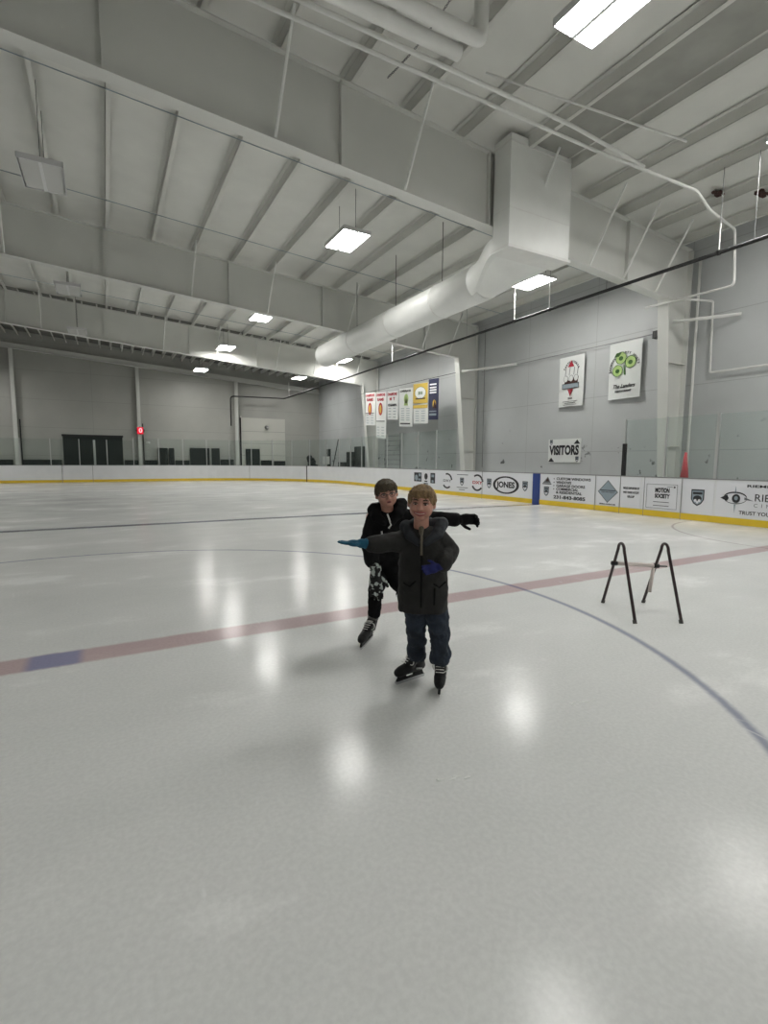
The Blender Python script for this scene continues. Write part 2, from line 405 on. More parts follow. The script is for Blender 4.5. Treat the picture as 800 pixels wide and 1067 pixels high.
def frame(y, label, full=True):
    t = thing('rigid_frame', label, 'roof beam', (0, 0, 0), 0, 'painted steel roof frames')
    xs = 14.05; xk = 15.12
    bm = bmesh.new()
    L = XL + 1.15
    prism(bm, [(L, y - .006, zbot(L)), (ridge, y - .006, zbot(ridge)), (xs, y - .006, zbot(xs)), (xk, y - .006, zbot(xs) - .1), (xk, y - .006, ztop(xk)), (ridge, y - .006, ztop(ridge)), (L, y - .006, ztop(L))], (0, .012, 0))
    obj('beam_web', bm, 'steel', t)
    bm = bmesh.new(); flange(bm, (L, zbot(L)), (ridge, zbot(ridge)), y); flange(bm, (ridge, zbot(ridge)), (xs, zbot(xs)), y)
    obj('bottom_flange', bm, 'steel', t)
    bm = bmesh.new(); flange(bm, (L, ztop(L) - .012), (ridge, ztop(ridge) - .012), y, .24); flange(bm, (ridge, ztop(ridge) - .012), (xk, ztop(xk) - .012), y, .24)
    obj('top_flange', bm, 'steel', t)
    # tapered column
    bm = bmesh.new()
    zt = zbot(xs)
    prism(bm, [(xs, y - .006, zt), (14.62, y - .006, 0), (xk, y - .006, 0), (xk, y - .006, zt - .1)], (0, .012, 0))
    flange(bm, (xs, zt + .02), (14.62, 0), y, .32, .03); flange(bm, (xk, 0), (xk, ztop(xk) - .05), y, .30, .03)
    obj('column', bm, 'steel', t)
    bm = bmesh.new()
    for z in (4.35, 1.95): box(bm, 14.05 + .57 * (zt - z) / zt, xk, y - .11, y - .006, z, z + .03)
    obj('stiffener', bm, 'purlin', t)
    for x in (-11.3, -7.4, -3.6, .22, 4.05, 7.55, 12.3):
        obj('stiffener', boxm(x - .012, x + .012, y - .11, y - .006, zbot(x) + .01, ztop(x) - .02), 'steel', t)
    for x in (-10.1, -7.5, -4.9, -2.3, 2.8, 5.4, 8.6, 10.8, 12.1, 13.5):
        a = (x, y - .12, zbot(x) + .03); b = (x + .06, y - 1.0, ztop(x) + .02)
        obj('flange_brace', tubem([a, b], .026, 8), 'duct', t)
    return t
FY = (9.1, 18.7, 28.3)
frame(FY[0], 'deep white painted steel roof beam nearest the camera, split by the square duct drop')
frame(FY[1], 'middle of the three white steel roof beams, passing over the round duct end')
frame(FY[2], 'farthest white steel roof beam, just before the dark slatted ceiling bay')

# purlins: one run each, laid over all the frames
PX = [.32 + 1.3 * k for k in range(-12, 12)]
def purlin_bm(x, y0, y1, h=.23, w=.095):
    z = ztop(x); bm = bmesh.new()
    box(bm, x - .004, x + .004, y0, y1, z, z + h)
    box(bm, x - .004, x + w, y0, y1, z, z + .006); box(bm, x + w - .005, x + w, y0, y1, z + .006, z + .025)
    box(bm, x - w, x + .004, y0, y1, z + h - .006, z + h)
    return bm
for k, x in enumerate(PX):
    side = 'left' if x < 0 else 'right'
    o = obj('roof_purlin', purlin_bm(x, -6, 28.3), 'purlin')
    words = ['first', 'second', 'third', 'fourth', 'fifth', 'sixth', 'seventh', 'eighth', 'ninth', 'tenth', 'eleventh', 'twelfth', 'thirteenth']
    idx = sorted([q for q in PX if (q < 0) == (x < 0)], key=abs).index(x)
    tag(o, 'long thin roof purlin above the beams, %s to the %s of the rink centre line' % (words[idx], side), 'purlin', 'roof purlins')
x = -14.9
while x < 15:
    if x > -7.5:
        o = obj('ceiling_joist', purlin_bm(x, 28.45, YF, .2, .06), 'steel')
        tag(o, 'short pale joist crossing the dark slatted ceiling bay next to the far wall', 'joist', 'joists of the dark end bay')
    x += .62
# bridging rods under the purlins
for y, nm in ((11.8, 'just behind the nearest roof beam'), (16.6, 'halfway between the nearest and middle roof beams'), (21.3, 'just behind the middle roof beam'), (25.9, 'in front of the farthest roof beam')):
    pth = [(xx, y, ztop(xx) - .02) for xx in (-13, ridge, 6, 14.8)]
    tag(obj('bridging_rod', tubem(pth, .011, 6), 'slate'), 'thin dark rod strung crosswise under the purlins, ' + nm, 'rod', 'bridging rods')
for y in (12.9, 14.4, 17.3, 22.5, 6.4, 4.2):
    pass

# dark recessed deck strip in the nearest bay
tag(obj('roof_recess', boxm(8.15, 9.32, 2.0, 8.7, ztop(9.3) + .19, ztop(9.3) + .21), mottled('bare_deck', (.34, .34, .31), .1, 2, .7)), 'dark bare strip of roof deck between purlins, right of the square duct', 'roof deck')
for y in (4.4, 6.2, 7.6):
    pass

# far wall columns + rafter
for x, nm in ((-4.75, 'left of the dark green double door'), (2.1, 'with the small red lit sign on it'), (8.62, 'left of the pale overhead door')):
    t = thing('wall_column', 'grey steel column on the far wall, ' + nm, 'column', (x, YF - .2, 0), 0, 'far wall columns')
    zt = ztop(x) - .90
    bm = bmesh.new(); box(bm, -.10, .10, -.17, -.15, 0, zt); box(bm, -.10, .10, .13, .15, 0, zt); box(bm, -.008, .008, -.15, .13, 0, zt)
    obj('column_shaft', bm, 'steel', t)
    obj('base_plate', boxm(-.14, .14, -.17, .17, 0, .02), 'steel', t)
    if x < 8 : obj('conduit', tubem([(.22, .12, .3), (.22, .12, 3.9)], .03, 8), 'black', t)
    else: obj('conduit', tubem([(.30, .12, .3), (.30, .12, 4.6)], .05, 8), 'black', t)
t = thing('end_rafter', 'sloping steel rafter along the top of the far wall', 'beam', (0, 0, 0))
bm = bmesh.new()
for xa, xb in ((XL + .2, ridge), (ridge, XR - .1)):
    za, zb = ztop(xa) - .88, ztop(xb) - .88
    prism(bm, [(xa, YF - .35, za), (xb, YF - .35, zb), (xb, YF - .35, zb + .30), (xa, YF - .35, za + .30)], (0, .015, 0))
obj('rafter_web', bm, 'steel', t)
bm = bmesh.new(); flange(bm, (XL + .2, ztop(XL) - .89), (ridge, ztop(ridge) - .89), YF - .35, .22); flange(bm, (ridge, ztop(ridge) - .89), (XR - .1, ztop(XR) - .89), YF - .35, .22)
obj('rafter_flange', bm, 'steel', t)

# ------------------------------------------------------------------ ceiling lights
def light(x, y, label, lit=True, z=7.2):
    t = thing('ceiling_light', label, 'ceiling light', (x, y, z), 0, 'lit ceiling lights' if lit else 'unlit ceiling lights')
    bm = bmesh.new(); W, L, H = .38, .62, .09
    prism(bm, [(-W, -L, 0), (W, -L, 0), (W, L, 0), (-W, L, 0)], (0, 0, .015)) if False else None
    box(bm, -W + .06, W - .06, -L + .02, L - .02, H - .01, H)
    for s in (-1, 1):
        box(bm, s * W - .012 * (s > 0), s * W + .012 * (s < 0), -L, L, 0, H)
        box(bm, -W, W, s * L - .012 * (s > 0), s * L + .012 * (s < 0), 0, H)
    box(bm, -W, W, -L, L, H, H + .012)
    obj('housing', bm, 'tray', t)
    for s in (-1, 1):
        c = s * .185
        obj('lens', boxm(c - .155, c + .155, -L + .03, L - .03, .012, .03), 'lens' if lit else 'offlens', t)
    obj('spine', boxm(-.028, .028, -L + .012, L - .012, .004, .05), 'tray', t)
    zt = ztop(x) + .02
    for s in (-1, 1): obj('hanger_wire', tubem([(0, s * .5, H), (0, s * .5, zt - z)], .006, 6), 'black', t)
    return t
light(5.8, 4.65, 'large bright lit ceiling light at the top edge of the photo')
light(5.8, 12.55, 'bright lit ceiling light hanging left of the round duct, between the nearest and middle beams')
light(5.78, 20.7, 'lit ceiling light hanging just beyond the middle roof beam')
light(5.68, 27.2, 'small lit ceiling light in front of the farthest roof beam')
light(5.62, 34.6, 'lit ceiling light hanging near the far wall, leftmost of the lit ones')
light(12.32, 12.4, 'lit ceiling light hanging just below the square duct drop')
light(12.32, 20.0, 'lit ceiling light hidden behind the round duct')
light(12.2, 27.1, 'lit ceiling light hanging just under the end of the round duct')
light(12.15, 34.4, 'lit ceiling light near the far right corner, below the black pipe side')
light(12.0, 5.0, 'lit ceiling light cut off by the right edge of the photo', z=7.75)
for y in (-3.4, -11.3, -19.2, -26.5):
    light(5.8, y, 'lit ceiling light behind the camera over the middle of the rink')
    light(12.3, y, 'lit ceiling light behind the camera over the right side of the rink')
for y in (-19.2, -3.4, 12.55, 27.2, 34.6):  # assumed lamps, added out of view to set overall brightness and shadow strength
    light(-7.6, y, 'added unseen ceiling light over the left half of the rink, for overall brightness')
light(-.86, 12.9, 'unlit grey ceiling light panel between the nearest and middle beams', False)
light(-.86, 20.8, 'unlit grey ceiling light panel beyond the middle beam', False)
light(-.86, 27.3, 'unlit ceiling light panel beyond the middle beam, before the farthest beam', False)

# ------------------------------------------------------------------ ducts
t = thing('air_duct', 'large white round air duct dropping from a square box by the nearest roof beam', 'duct', (8.54, 9, 0))
obj('duct_box', boxm(-.90, .90, -.55, -.04, 6.06, ztop(8.6) + .2), 'duct', t)
for z0_, z1_, g_ in ((6.80, 6.815, .006), (6.0, 6.06, .035), (8.10, 8.13, .015)): obj('duct_collar', boxm(-.90 - g_, .90 + g_, -.55 - g_, -.04 + g_ * .3, z0_, z1_), 'pipe', t)
# transition square -> round
bm = bmesh.new(); N = 40; rings = []
R0 = .46; zc = 6.0
for j in range(11):
    f = j / 10; y = -.10 + f * 1.55
    ring = []
    for i in range(N):
        a = 2 * PI * i / N + PI / N; ca, sa = math.cos(a), math.sin(a)
        k = 1 / max(abs(ca), abs(sa)); s = min(1, max(0, f * 1.0))
        s = s * s * (3 - 2 * s)
        hx, hz = .88, .20
        sq = (ca * k * hx, 6.21 + sa * k * hz); ci = (ca * R0, zc + sa * R0)
        ring.append(bm.verts.new((sq[0] * (1 - s) + ci[0] * s, y, sq[1] * (1 - s) + ci[1] * s)))
    rings.append(ring)
for a, b in zip(rings, rings[1:]):
    for i in range(N): bm.faces.new((a[i], a[(i + 1) % N], b[(i + 1) % N], b[i]))
bm.faces.new(rings[0]); bm.faces.new(rings[-1])
obj('duct_transition', bm, 'duct', t, smooth=False)
rd = obj('round_duct', tubem([(0, 1.2, zc), (0, 11.8, zc)], R0, 40), 'duct', t, smooth=False)
for p in rd.data.polygons: p.use_smooth = len(p.vertices) == 4
for y in (3.1, 5.7, 8.6, 11.74):
    obj('duct_seam', tubem([(0, y, zc), (0, y + .05, zc)], R0 + .012, 40), 'pipe', t)
    if y < 11: obj('duct_hanger', tubem([(0, y + .02, zc + R0), (0, y + .02, ztop(8.5) + .05)], .01, 6), 'black', t)

# ------------------------------------------------------------------ pipes
def pipe(name, path, r, mat, label, cat='pipe', rad=.15, n=12, group=None):
    return tag(obj(name, tubem(bend(path, rad), r, n), mat, smooth=True), label, cat, group)
t = thing('gas_pipe', 'long black pipe running the length of the hall below the roof', 'pipe')
obj('pipe_run', tubem(bend([(12, -6, 6.08), (12, 37.2, 6.08), (8.0, 37.2, 6.0), (8.0, 37.2, 3.9)], .25), .042, 12), 'black', t, smooth=True)
for y in (3, 5.87, 9.4, 15.4, 18.9, 24.5, 29, 33): obj('pipe_hanger', tubem([(12, y, 6.1), (12, y, ztop(12) + .02)], .008, 6), 'seam', t)
for y, h in ((6.56, .55), (11.4, .85), (12.9, .85), (21.0, .75), (36.2, 1.0)):
    obj('hanger_tube', tubem([(12, y, 6.14), (12, y, 6.14 + h)], .018, 8), 'pipe', t)
    obj('clamp', tubem([(12, y - .03, 6.08), (12, y + .03, 6.08)], .055, 10), 'black', t)
    obj('pipe_hanger', tubem([(12, y, 6.1 + h), (12, y, ztop(12) + .02)], .008, 6), 'seam', t)
pipe('vent_pipe', [(-1, 6.62, 7.5), (4.85, 6.55, 7.5)], .105, 'pipe', 'thick white pipe ending at the top middle of the photo, lower of the pair')
pipe('vent_pipe', [(-1, 6.33, 7.55), (5.03, 6.27, 7.55), (5.03, 6.27, 8.7)], .105, 'pipe', 'thick white pipe beside it that elbows up into the roof, upper of the pair', rad=.12)
pipe('sprinkler_pipe', [(-1, 6.9, 7.5), (7.6, 6.84, 7.5), (9.9, 7.0, 7.5)], .035, 'pipe', 'thin white overhead pipe crossing in front of the square duct, upper of two')
pipe('sprinkler_pipe', [(-1, 7.2, 7.5), (8.5, 7.1, 7.48), (11.6, 6.9, 7.42), (12.6, 7.15, 7.35), (14.0, 7.3, 7.28), (14.0, 7.22, 5.92), (14.0, 9.6, 5.97)], .03, 'pipe', 'thin white overhead pipe that drops down and turns along the right wall', rad=.12)
pipe('sprinkler_pipe', [(5.9, 7.2, 8.0), (10.0, 6.2, 7.6)], .02, 'pipe', 'thin short white pipe crossing above the square duct')
pipe('wall_pipe', [(14.1, 9.1, 6.15), (15.08, 8.3, 5.98), (15.08, 8.25, 4.02), (15.08, -2, 3.95)], .028, 'pipe', 'white pipe on the right wall, down from the near column then along the wall', rad=.06)
pipe('wall_pipe', [(15.08, 8.72, .02), (15.08, 8.72, 7.3)], .035, 'pipe', 'tall vertical grey pipe on the right wall beside the near column')
pipe('bracket_bar', [(14.3, 8.94, 5.47), (15.1, 7.55, 5.46)], .045, 'pipe', 'white horizontal bar from the near column to the right wall', 'bar')
pipe('bracket_bar', [(14.2, 18.5, 5.5), (15.1, 16.0, 5.5)], .05, 'pipe', 'white horizontal bar from the middle column to the right wall', 'bar')
pipe('banner_rail', [(14.0, 28.3, 5.56), (14.0, 18.7, 5.45)], .012, 'black', 'thin cable holding the row of small championship banners', 'cable')
pipe('banner_rail', [(15.08, 18.2, 5.5), (15.08, 9.6, 5.44)], .012, 'seam', 'thin cable on the right wall holding the two larger white banners', 'cable')
obj('wall_hook', boxm(15.0, 15.2, 9.86, 10.0, 5.3, 5.52), 'black', label='small black hook on the right wall beside the near column', category='hook')
pipe('drop_wire', [(15.12, 18.05, 1.2), (15.12, 18.05, 7.4)], .014, 'seam', 'thin dark vertical conduit on the right wall near the middle column', 'conduit')

# chain of links strung under the roof
bm = bmesh.new(); a, b = V((4.74, 6.3, 8.28)), V((4.7, 8.45, 8.28)); K = 42
for i in range(K):
    c = a.lerp(b, (i + .5) / K); c.z -= .10 * math.sin(PI * (i + .5) / K)
    rot = Matrix.Rotation(PI / 2 * (i % 2), 4, 'Y')
    pts = []
    for j in range(11):
        q = 2 * PI * j / 10; pts.append(c + (rot @ V((math.cos(q) * .014, math.sin(q) * .033, 0))))
    tube(bm, pts, .006, 5, cap=False)
tag(obj('chain', bm, 'seam'), 'linked metal chain strung across the thick white overhead pipes', 'chain')

# torn brown patches of insulation
for (cx_, cy_, sx, sy, lb) in ((13.35, 7.32, .34, .10, 'dark brown torn spot on the ceiling at the upper right, larger one'), (13.95, 6.75, .18, .08, 'small dark torn spot on the ceiling at the right edge')):
    bm = bmesh.new(); zc_ = zroof(cx_) - .06
    for i in range(9):
        ex = cx_ + random.uniform(-sx, sx); ey = cy_ + random.uniform(-sy, sy)
        bmesh.ops.create_icosphere(bm, subdivisions=2, radius=1, matrix=Matrix.Translation((ex, ey, zc_)) @ Matrix.Diagonal((random.uniform(.05, .14), random.uniform(.03, .07), .03, 1)))
    for v in bm.verts: v.co += V((random.uniform(-.012, .012), random.uniform(-.012, .012), random.uniform(-.02, .005)))
    tag(obj('torn_insulation', bm, 'brown'), lb, 'torn insulation')

# ------------------------------------------------------------------ dasher boards
BX0, BX1, BY0, BY1, BR = -13.9, 13.1, -28.3, 37.0, 8.5
def loop(off, n=24):
    pts = []
    for cx_, cy_, a0 in ((BX1 - BR, BY1 - BR, 0), (BX0 + BR, BY1 - BR, PI / 2), (BX0 + BR, BY0 + BR, PI), (BX1 - BR, BY0 + BR, 1.5 * PI)):
        for i in range(n + 1):
            a = a0 + PI / 2 * i / n
            pts.append(V((cx_ + (BR + off) * math.cos(a), cy_ + (BR + off) * math.sin(a), 0)))
    return pts
def sweep(o0, o1, z0, z1):
    a, b = loop(o0), loop(o1); bm = bmesh.new(); n = len(a)
    q = [[bm.verts.new(p + V((0, 0, z))) for p in s] for s, z in ((a, z0), (a, z1), (b, z1), (b, z0))]
    for j in range(4):
        s, t_ = q[j], q[(j + 1) % 4]
        for i in range(n): bm.faces.new((s[i], s[(i + 1) % n], t_[(i + 1) % n], t_[i]))
    return bm
boards = thing('dasher_boards', 'white hockey dasher boards with yellow kick plate curving round the whole rink', 'rink boards')
obj('board_face', sweep(0, .10, 0, 1.07), 'board', boards)
obj('kick_plate', sweep(-.012, 0, .015, .175), 'yellow', boards)
obj('top_cap', sweep(-.01, .12, 1.07, 1.095), 'seam', boards)
obj('blue_line_stripe', boxm(BX1 - .02, BX1, 12.55, 12.88, 0, 1.07), 'blue', boards)
obj('blue_line_stripe', boxm(BX0, BX0 + .02, 12.55, 12.88, 0, 1.07), 'blue', boards)
bm = bmesh.new()
for y in (5.6, 7.66, 8.7, 9.45, 10.3, 15.6): box(bm, BX1 - .016, BX1, y - .006, y + .006, 0, 1.07)
obj('board_seam', bm, 'seam', boards)
bm = bmesh.new()
for x in (-2.4, -.75, 8.9):
    yy = BY1 if x < BX1 - BR else BY1 - BR + math.sqrt(BR ** 2 - (x - BX1 + BR) ** 2)
    box(bm, x - .012, x + .012, yy - .02, yy, 0, 1.07)
obj('board_seam', bm, 'seam', boards)
gap = obj('board_gap', boxm(-.03, .02, -.025, .025, 0, 1.10), 'black', boards)
o = gap; th = math.atan2(4.15, 7.42); o.location = ((BX1 - BR) + BR * math.cos(th), (BY1 - BR) + BR * math.sin(th), 0); o.rotation_euler = (0, 0, th)

def ad(y_left, y_right, label, panel=True):
    """y_left > y_right: reader looks towards +X, so text runs towards -Y"""
    if panel: p = obj('advertisement', boxm(BX1 - .006, BX1, y_right + .01, y_left - .01, .19, 1.04), 'adwhite', boards, label=label)
    else: p = None
    return p, Art((BX1, 0, 0), (0, -1, 0), lift=.008)
# eye clinic ad (u = -y)
p, A = ad(6.82, 3.2, 'eye logo advertisement')
A.text('ink', 'RIEMERSEYE', .085, -6.15, .945, 'LEFT', .002, width=1.0)
A.text('ink', 'RIEMER', .24, -5.98, .675, 'LEFT', 0)
A.text('grey_ink', 'C  I  N  I  C', .12, -5.98, .50, 'LEFT', 0)
A.text('ink', 'TRUST YOUR EYES', .12, -6.28, .31, 'LEFT', .002)
eu, ev = -6.38, .64
for s0, s1, k in ((0, PI, 1), (PI, 2 * PI, 1)):
    pts_o = [(eu + .25 * math.cos(a_), ev + .13 * math.sin(a_)) for a_ in [s0 + (s1 - s0) * i / 14 for i in range(15)]]
    for (a_, b_) in zip(pts_o, pts_o[1:]):
        th_ = .032 if s0 == 0 else .014
        A.poly('ink', [a_, b_, (b_[0], b_[1] + th_), (a_[0], a_[1] + th_)])
A.poly('ink', [(eu - .33, ev), (eu - .18, ev + .08), (eu - .14, ev), (eu - .18, ev - .07)])
A.poly('grey_ink', [(eu + .2, ev + .04), (eu + .40, ev - .04), (eu + .2, ev - .02)])
A.disc('ink', eu + .02, ev, .09, .105)
A.disc('slate', eu + .02, ev + .01, .04, .05, lift=.002)
A.poly('slate', [(eu, ev + .30), (eu + .02, ev + .12), (eu - .02, ev + .12)]); A.poly('slate', [(eu, ev - .34), (eu + .02, ev - .14), (eu - .02, ev - .14)])
A.done(p)
p, A = ad(7.64, 6.86, 'shield crest advertisement'); A.shield(-7.25, .60, .32, .42); A.done(p)
p, A = ad(8.78, 7.68, 'boxed advertisement')
for u0, u1, v0, v1 in ((-8.62, -7.78, .89, .90), (-8.62, -7.78, .24, .25), (-8.63, -8.62, .24, .9), (-7.78, -7.77, .24, .9)): A.rect('grey_ink', u0, u1, v0, v1)
A.text('ink', 'MOTION', .17, -8.18, .73, 'CENTER', .008, width=.40); A.text('ink', 'SOCIETY', .15, -8.18, .575, 'CENTER', .008, width=.42)
A.rect('ink', -8.42, -7.98, .41, .425); A.rect('ink', -8.42, -7.98, .31, .325); A.disc('ink', -7.85, .83, .025, .025); A.rect('ink', -8.05, -7.9, .83, .84)
A.done(p)
p, A = ad(9.44, 8.80, 'small text advertisement')
for v, s_ in ((.74, 'PROUD SUPPORTERS OF'), (.62, 'WEST SHORE HOCKEY'), (.50, 'GROUP')): A.text('ink', s_, .085, -9.1, v, 'CENTER', .003, width=.50 if v > .55 else .22)
A.done(p)
p, A = ad(10.26, 9.47, 'grey diamond advertisement')
A.poly('grey_ink', [(-9.86, .27), (-9.51, .6), (-9.86, .95), (-10.2, .6)]); A.poly('slate', [(-9.86, .30), (-9.545, .6), (-9.86, .92), (-10.165, .6)], .001)
A.rect('ink', -10.12, -9.60, .63, .655, .002); A.text('ink', 'WEST MICHIGAN', .05, -9.86, .59, 'CENTER', .001, width=.44, lift=.003); A.text('ink', 'GENERAL CONTRACTORS', .05, -9.86, .23, 'CENTER', .002, width=.55)
A.done(p)
p, A = ad(12.50, 10.30, 'custom windows advertisement')
for v, s_, w_ in ((.92, 'CUSTOM WINDOWS', 1.35), (.80, 'WINDOWS', .62), (.69, 'GARAGE DOORS', 1.15), (.58, 'COMMERCIAL', .9)):
    A.text('ink', s_, .115, -11.83, v, 'LEFT', .004, width=w_); A.disc('ink', -11.93, v, .02, .02)
A.text('ink', '& RESIDENTIAL', .115, -11.83, .47, 'LEFT', .004, width=1.05)
A.text('ink', '231-843-8085', .15, -11.93, .31, 'LEFT', .006, width=1.28)
A.shield(-12.25, .48, .22, .32)
A.poly('grey_ink', [(-12.42, .76), (-12.06, .76), (-12.20, .98)]); A.poly('brown', [(-12.30, .82), (-12.14, .82), (-12.20, .95)], .002); A.rect('ink', -12.44, -12.04, .72, .75)
A.done(p)
p, A = ad(15.58, 12.92, 'white panel with black oval JONES logo')
A.shield(-13.25, .60, .26, .36)
A.ring('ink', -14.25, .60, .70, .33, .13, .055, n=48); A.text('ink', 'JONES', .30, -14.25, .60, 'CENTER', .012, width=.98)
A.shield(-15.18, .62, .26, .38)
A.done(p)
p, A = ad(18.9, 15.62, 'round arc logos and text advertisement')
A.ring('ink', -15.9, .62, .38, .34, .10, .07, .15, 2.2, 20); A.ring('ink', -15.9, .62, .38, .34, .10, .07, 3.6, 5.6, 20)
A.text('red_ink', 'DXY', .16, -15.9, .62, 'CENTER', .006, width=.62)
A.shield(-16.9, .62, .26, .34)
A.rect('grey_ink', -17.25, -16.5, .90, .93); A.rect('grey_ink', -17.25, -16.5, .36, .39); A.rect('grey_ink', -17.1, -16.7, .27, .30)
A.ring('ink', -17.95, .62, .38, .34, .10, .07, .15, 1.9, 20); A.ring('ink', -17.95, .62, .38, .34, .10, .07, 3.8, 5.4, 20)
A.text('grey_ink', 'DXY', .15, -17.95, .62, 'CENTER', .004, width=.6)
A.done(p)
p, A = ad(21.0, 18.95, 'row of small dark logo advertisements')
A.rect('ink', -19.25, -18.98 + .1, .46, .93); A.rect('slate', -19.18, -18.95, .74, .86, .001); A.rect('slate', -19.15, -19.0, .5, .6, .001)
A.disc('ink', -19.62, .76, .14, .15); A.rect('ink', -19.75, -19.5, .5, .56); A.rect('ink', -19.8, -19.45, .40, .45)
A.rect('ink', -20.65, -20.0, .50, .93); A.disc('slate', -20.45, .68, .14, .14, lift=.001); A.rect('slate', -20.25, -20.05, .75, .88, .001); A.rect('slate', -20.3, -20.05, .56, .64, .001)
A.done(p)

# ------------------------------------------------------------------ rink glass
ordn = ['first', 'second', 'third', 'fourth', 'fifth', 'sixth', 'seventh', 'eighth', 'ninth', 'tenth', 'eleventh', 'twelfth', 'thirteenth', 'fourteenth', 'fifteenth', 'sixteenth', 'seventeenth', 'eighteenth', 'nineteenth', 'twentieth', 'twenty-first', 'twenty-second', 'twenty-third', 'twenty-fourth', 'twenty-fifth']
def pane(a, b, label, group, h=1.58, post='alu', z0=1.095, thick=.03, gm='glass'):
    a, b = V(a), V(b); d = b - a; ang = math.atan2(d.y, d.x)
    t = thing('rink_glass', label, 'rink glass', (a.x, a.y, z0), ang, group)
    obj('pane', boxm(.03, d.length - .04, -.006, .006, 0, h), gm, t)
    obj('post', boxm(-thick, thick, -.03, .03, 0, h + .02), post, t)
    return t
# along the path of the boards, from the left of the far end round to the right side
pts = []
def bpt(s):                                     # s: distance from x=-6 along the far boards
    st = (BX1 - BR) + 6
    if s < st: return V((-6 + s, BY1 + .06, 0))
    s -= st; arc = BR * PI / 2
    if s < arc:
        a = PI / 2 - s / BR; return V((BX1 - BR + (BR + .06) * math.cos(a), BY1 - BR + (BR + .06) * math.sin(a), 0))
    s -= arc; return V((BX1 + .06, BY1 - BR - s, 0))
step = 1.525; P = [bpt(step * i) for i in range(24)]
for i in range(23):
    pane(P[i], P[i + 1], 'clear pane with pale post on the far boards, %s from the left edge' % ordn[i], 'panes of the far glass', h=1.75 if i > 4 else 1.6, thick=.022)
# taller panes right of the visitors' sign
sp = [9.42, 8.20, 6.90, 5.3, 3.6]
for i, nm in enumerate(('with a black painted post, right of the visitors sign', 'in front of the near column and red cone', 'second from the right edge above the shield crest', 'at the right edge above the eye logo advertisement')):
    t = pane((BX1 + .06, sp[i], 0), (BX1 + .06, sp[i + 1], 0), 'tall clear pane ' + nm, 'panes of the near right glass', thick=.022 if i < 2 else .035, gm='glass_near')
    if i == 0: obj('post_wrap', boxm(-.045, .045, -.045, .045, 0, .92), 'black', t)

# ------------------------------------------------------------------ behind the far glass
def wallmat(x0, x1, z1, label, z0=0):
    o = obj('wall_mat', boxm(x0, x1, -.0, .12, z0, z1), 'mat'); bmesh_e = o.modifiers.new('b', 'BEVEL'); bmesh_e.width = .02
    o.location = (0, YF - .2, 0); return tag(o, label, 'wall mat', 'dark green mats along the far wall')
for x0, x1, z, lb in ((-6.2, -5.0, 1.42, 'low dark green mat on the far wall left of the left column'), (-4.5, -2.45, 1.42, 'low dark green mat on the far wall between left column and double door'),
                      (1.12, 1.95, 1.42, 'low dark green mat on the far wall right of the double door'), (2.35, 3.15, 1.42, 'low dark mat on the far wall right of the red sign'),
                      (3.2, 3.82, 2.27, 'tall narrow dark green mat right of the red sign'), (3.92, 4.25, 2.27, 'slim tall dark green mat beside the tall narrow one'), (4.3, 5.25, 1.42, 'low dark mat between the tall narrow ones and the wide tall one'),
                      (5.3, 6.62, 2.3, 'wide tall dark green mat on the far wall'), (6.78, 7.34, 2.3, 'tall dark green mat left of the overhead door column'), (7.4, 8.35, 1.5, 'low dark mat left of the column by the overhead door'),
                      (9.25, 10.3, 2.3, 'tall dark green mat in front of the overhead door'), (10.4, 11.3, 1.45, 'low dark mat in front of the overhead door'), (11.4, 12.3, 1.40, 'low dark mat right of the overhead door')):
    wallmat(x0, x1, z, lb)
def sidemat(y0, y1, z, lb, x=14.35):
    o = obj('wall_mat', boxm(x, x + .14, y0, y1, 0, z), 'mat'); o.modifiers.new('b', 'BEVEL').width = .02
    tag(o, lb, 'wall mat', 'dark mats in the far right corner')
sidemat(30.3, 31.3, 2.05, 'dark mat behind the far right glass, middle height'); sidemat(28.75, 30.05, 2.38, 'tallest dark mat behind the far right glass'); sidemat(31.5, 32.7, 1.36, 'lowest dark mat behind the far right glass')
sidemat(34.3, 35.0, 2.3, 'narrow dark mat on the right wall near the far corner')
# folded net heap in the corner
bm = bmesh.new()
for i in range(7): ellipsoid(bm, (13.9 + random.uniform(-.3, .3), 36.9 + random.uniform(-.4, .4), .25 + .22 * i), (.42 - .03 * i, .45 - .03 * i, .30))
tag(obj('tarp_heap', fuse(bm, .05, 3, (.15, .2)), 'mat', smooth=True), 'dark heaped tarp behind the glass in the far right corner', 'tarp')
# leaning broom and shovel
t = thing('snow_shovel', 'pale shovel leaning behind the far right glass', 'shovel', (13.55, 32.9, 0))
obj('shaft', tubem([(0, 0, .0), (.3, .5, 2.6)], .022, 8), 'pipe', t); obj('blade', boxm(-.25, .25, -.02, .02, 1.2, 1.75), 'pipe', t)
t = thing('push_broom', 'dark long-handled broom leaning beside the pale shovel', 'broom', (13.6, 32.3, 0))
obj('handle', tubem([(0, 0, .1), (.45, -.35, 2.9)], .03, 8), 'black', t); obj('brush_head', boxm(-.1, .1, -.3, .3, 0, .12), 'black', t)
# traffic cone behind the near glass
t = thing('traffic_cone', 'red cone standing behind the glass at the foot of the near column', 'cone', (13.75, 8.0, 0))
obj('cone_body', tubem([(0, 0, .9), (0, 0, 1.76)], 0, 20, radii=[.12, .03]), 'cone', t, smooth=True)
obj('cone_base', boxm(-.17, .17, -.17, .17, .84, .90), 'cone', t)
t = thing('storage_bench', 'grey bench top behind the near glass under the red cone', 'bench', (13.9, 8.1, 0))
obj('bench_top', boxm(-.4, .4, -1.6, 1.2, .78, .84), 'steel', t)
for x, y in ((-.35, -1.5), (.35, -1.5), (-.35, 1.1), (.35, 1.1)): obj('leg', boxm(x - .03, x + .03, y - .03, y + .03, 0, .78), 'steel', t)
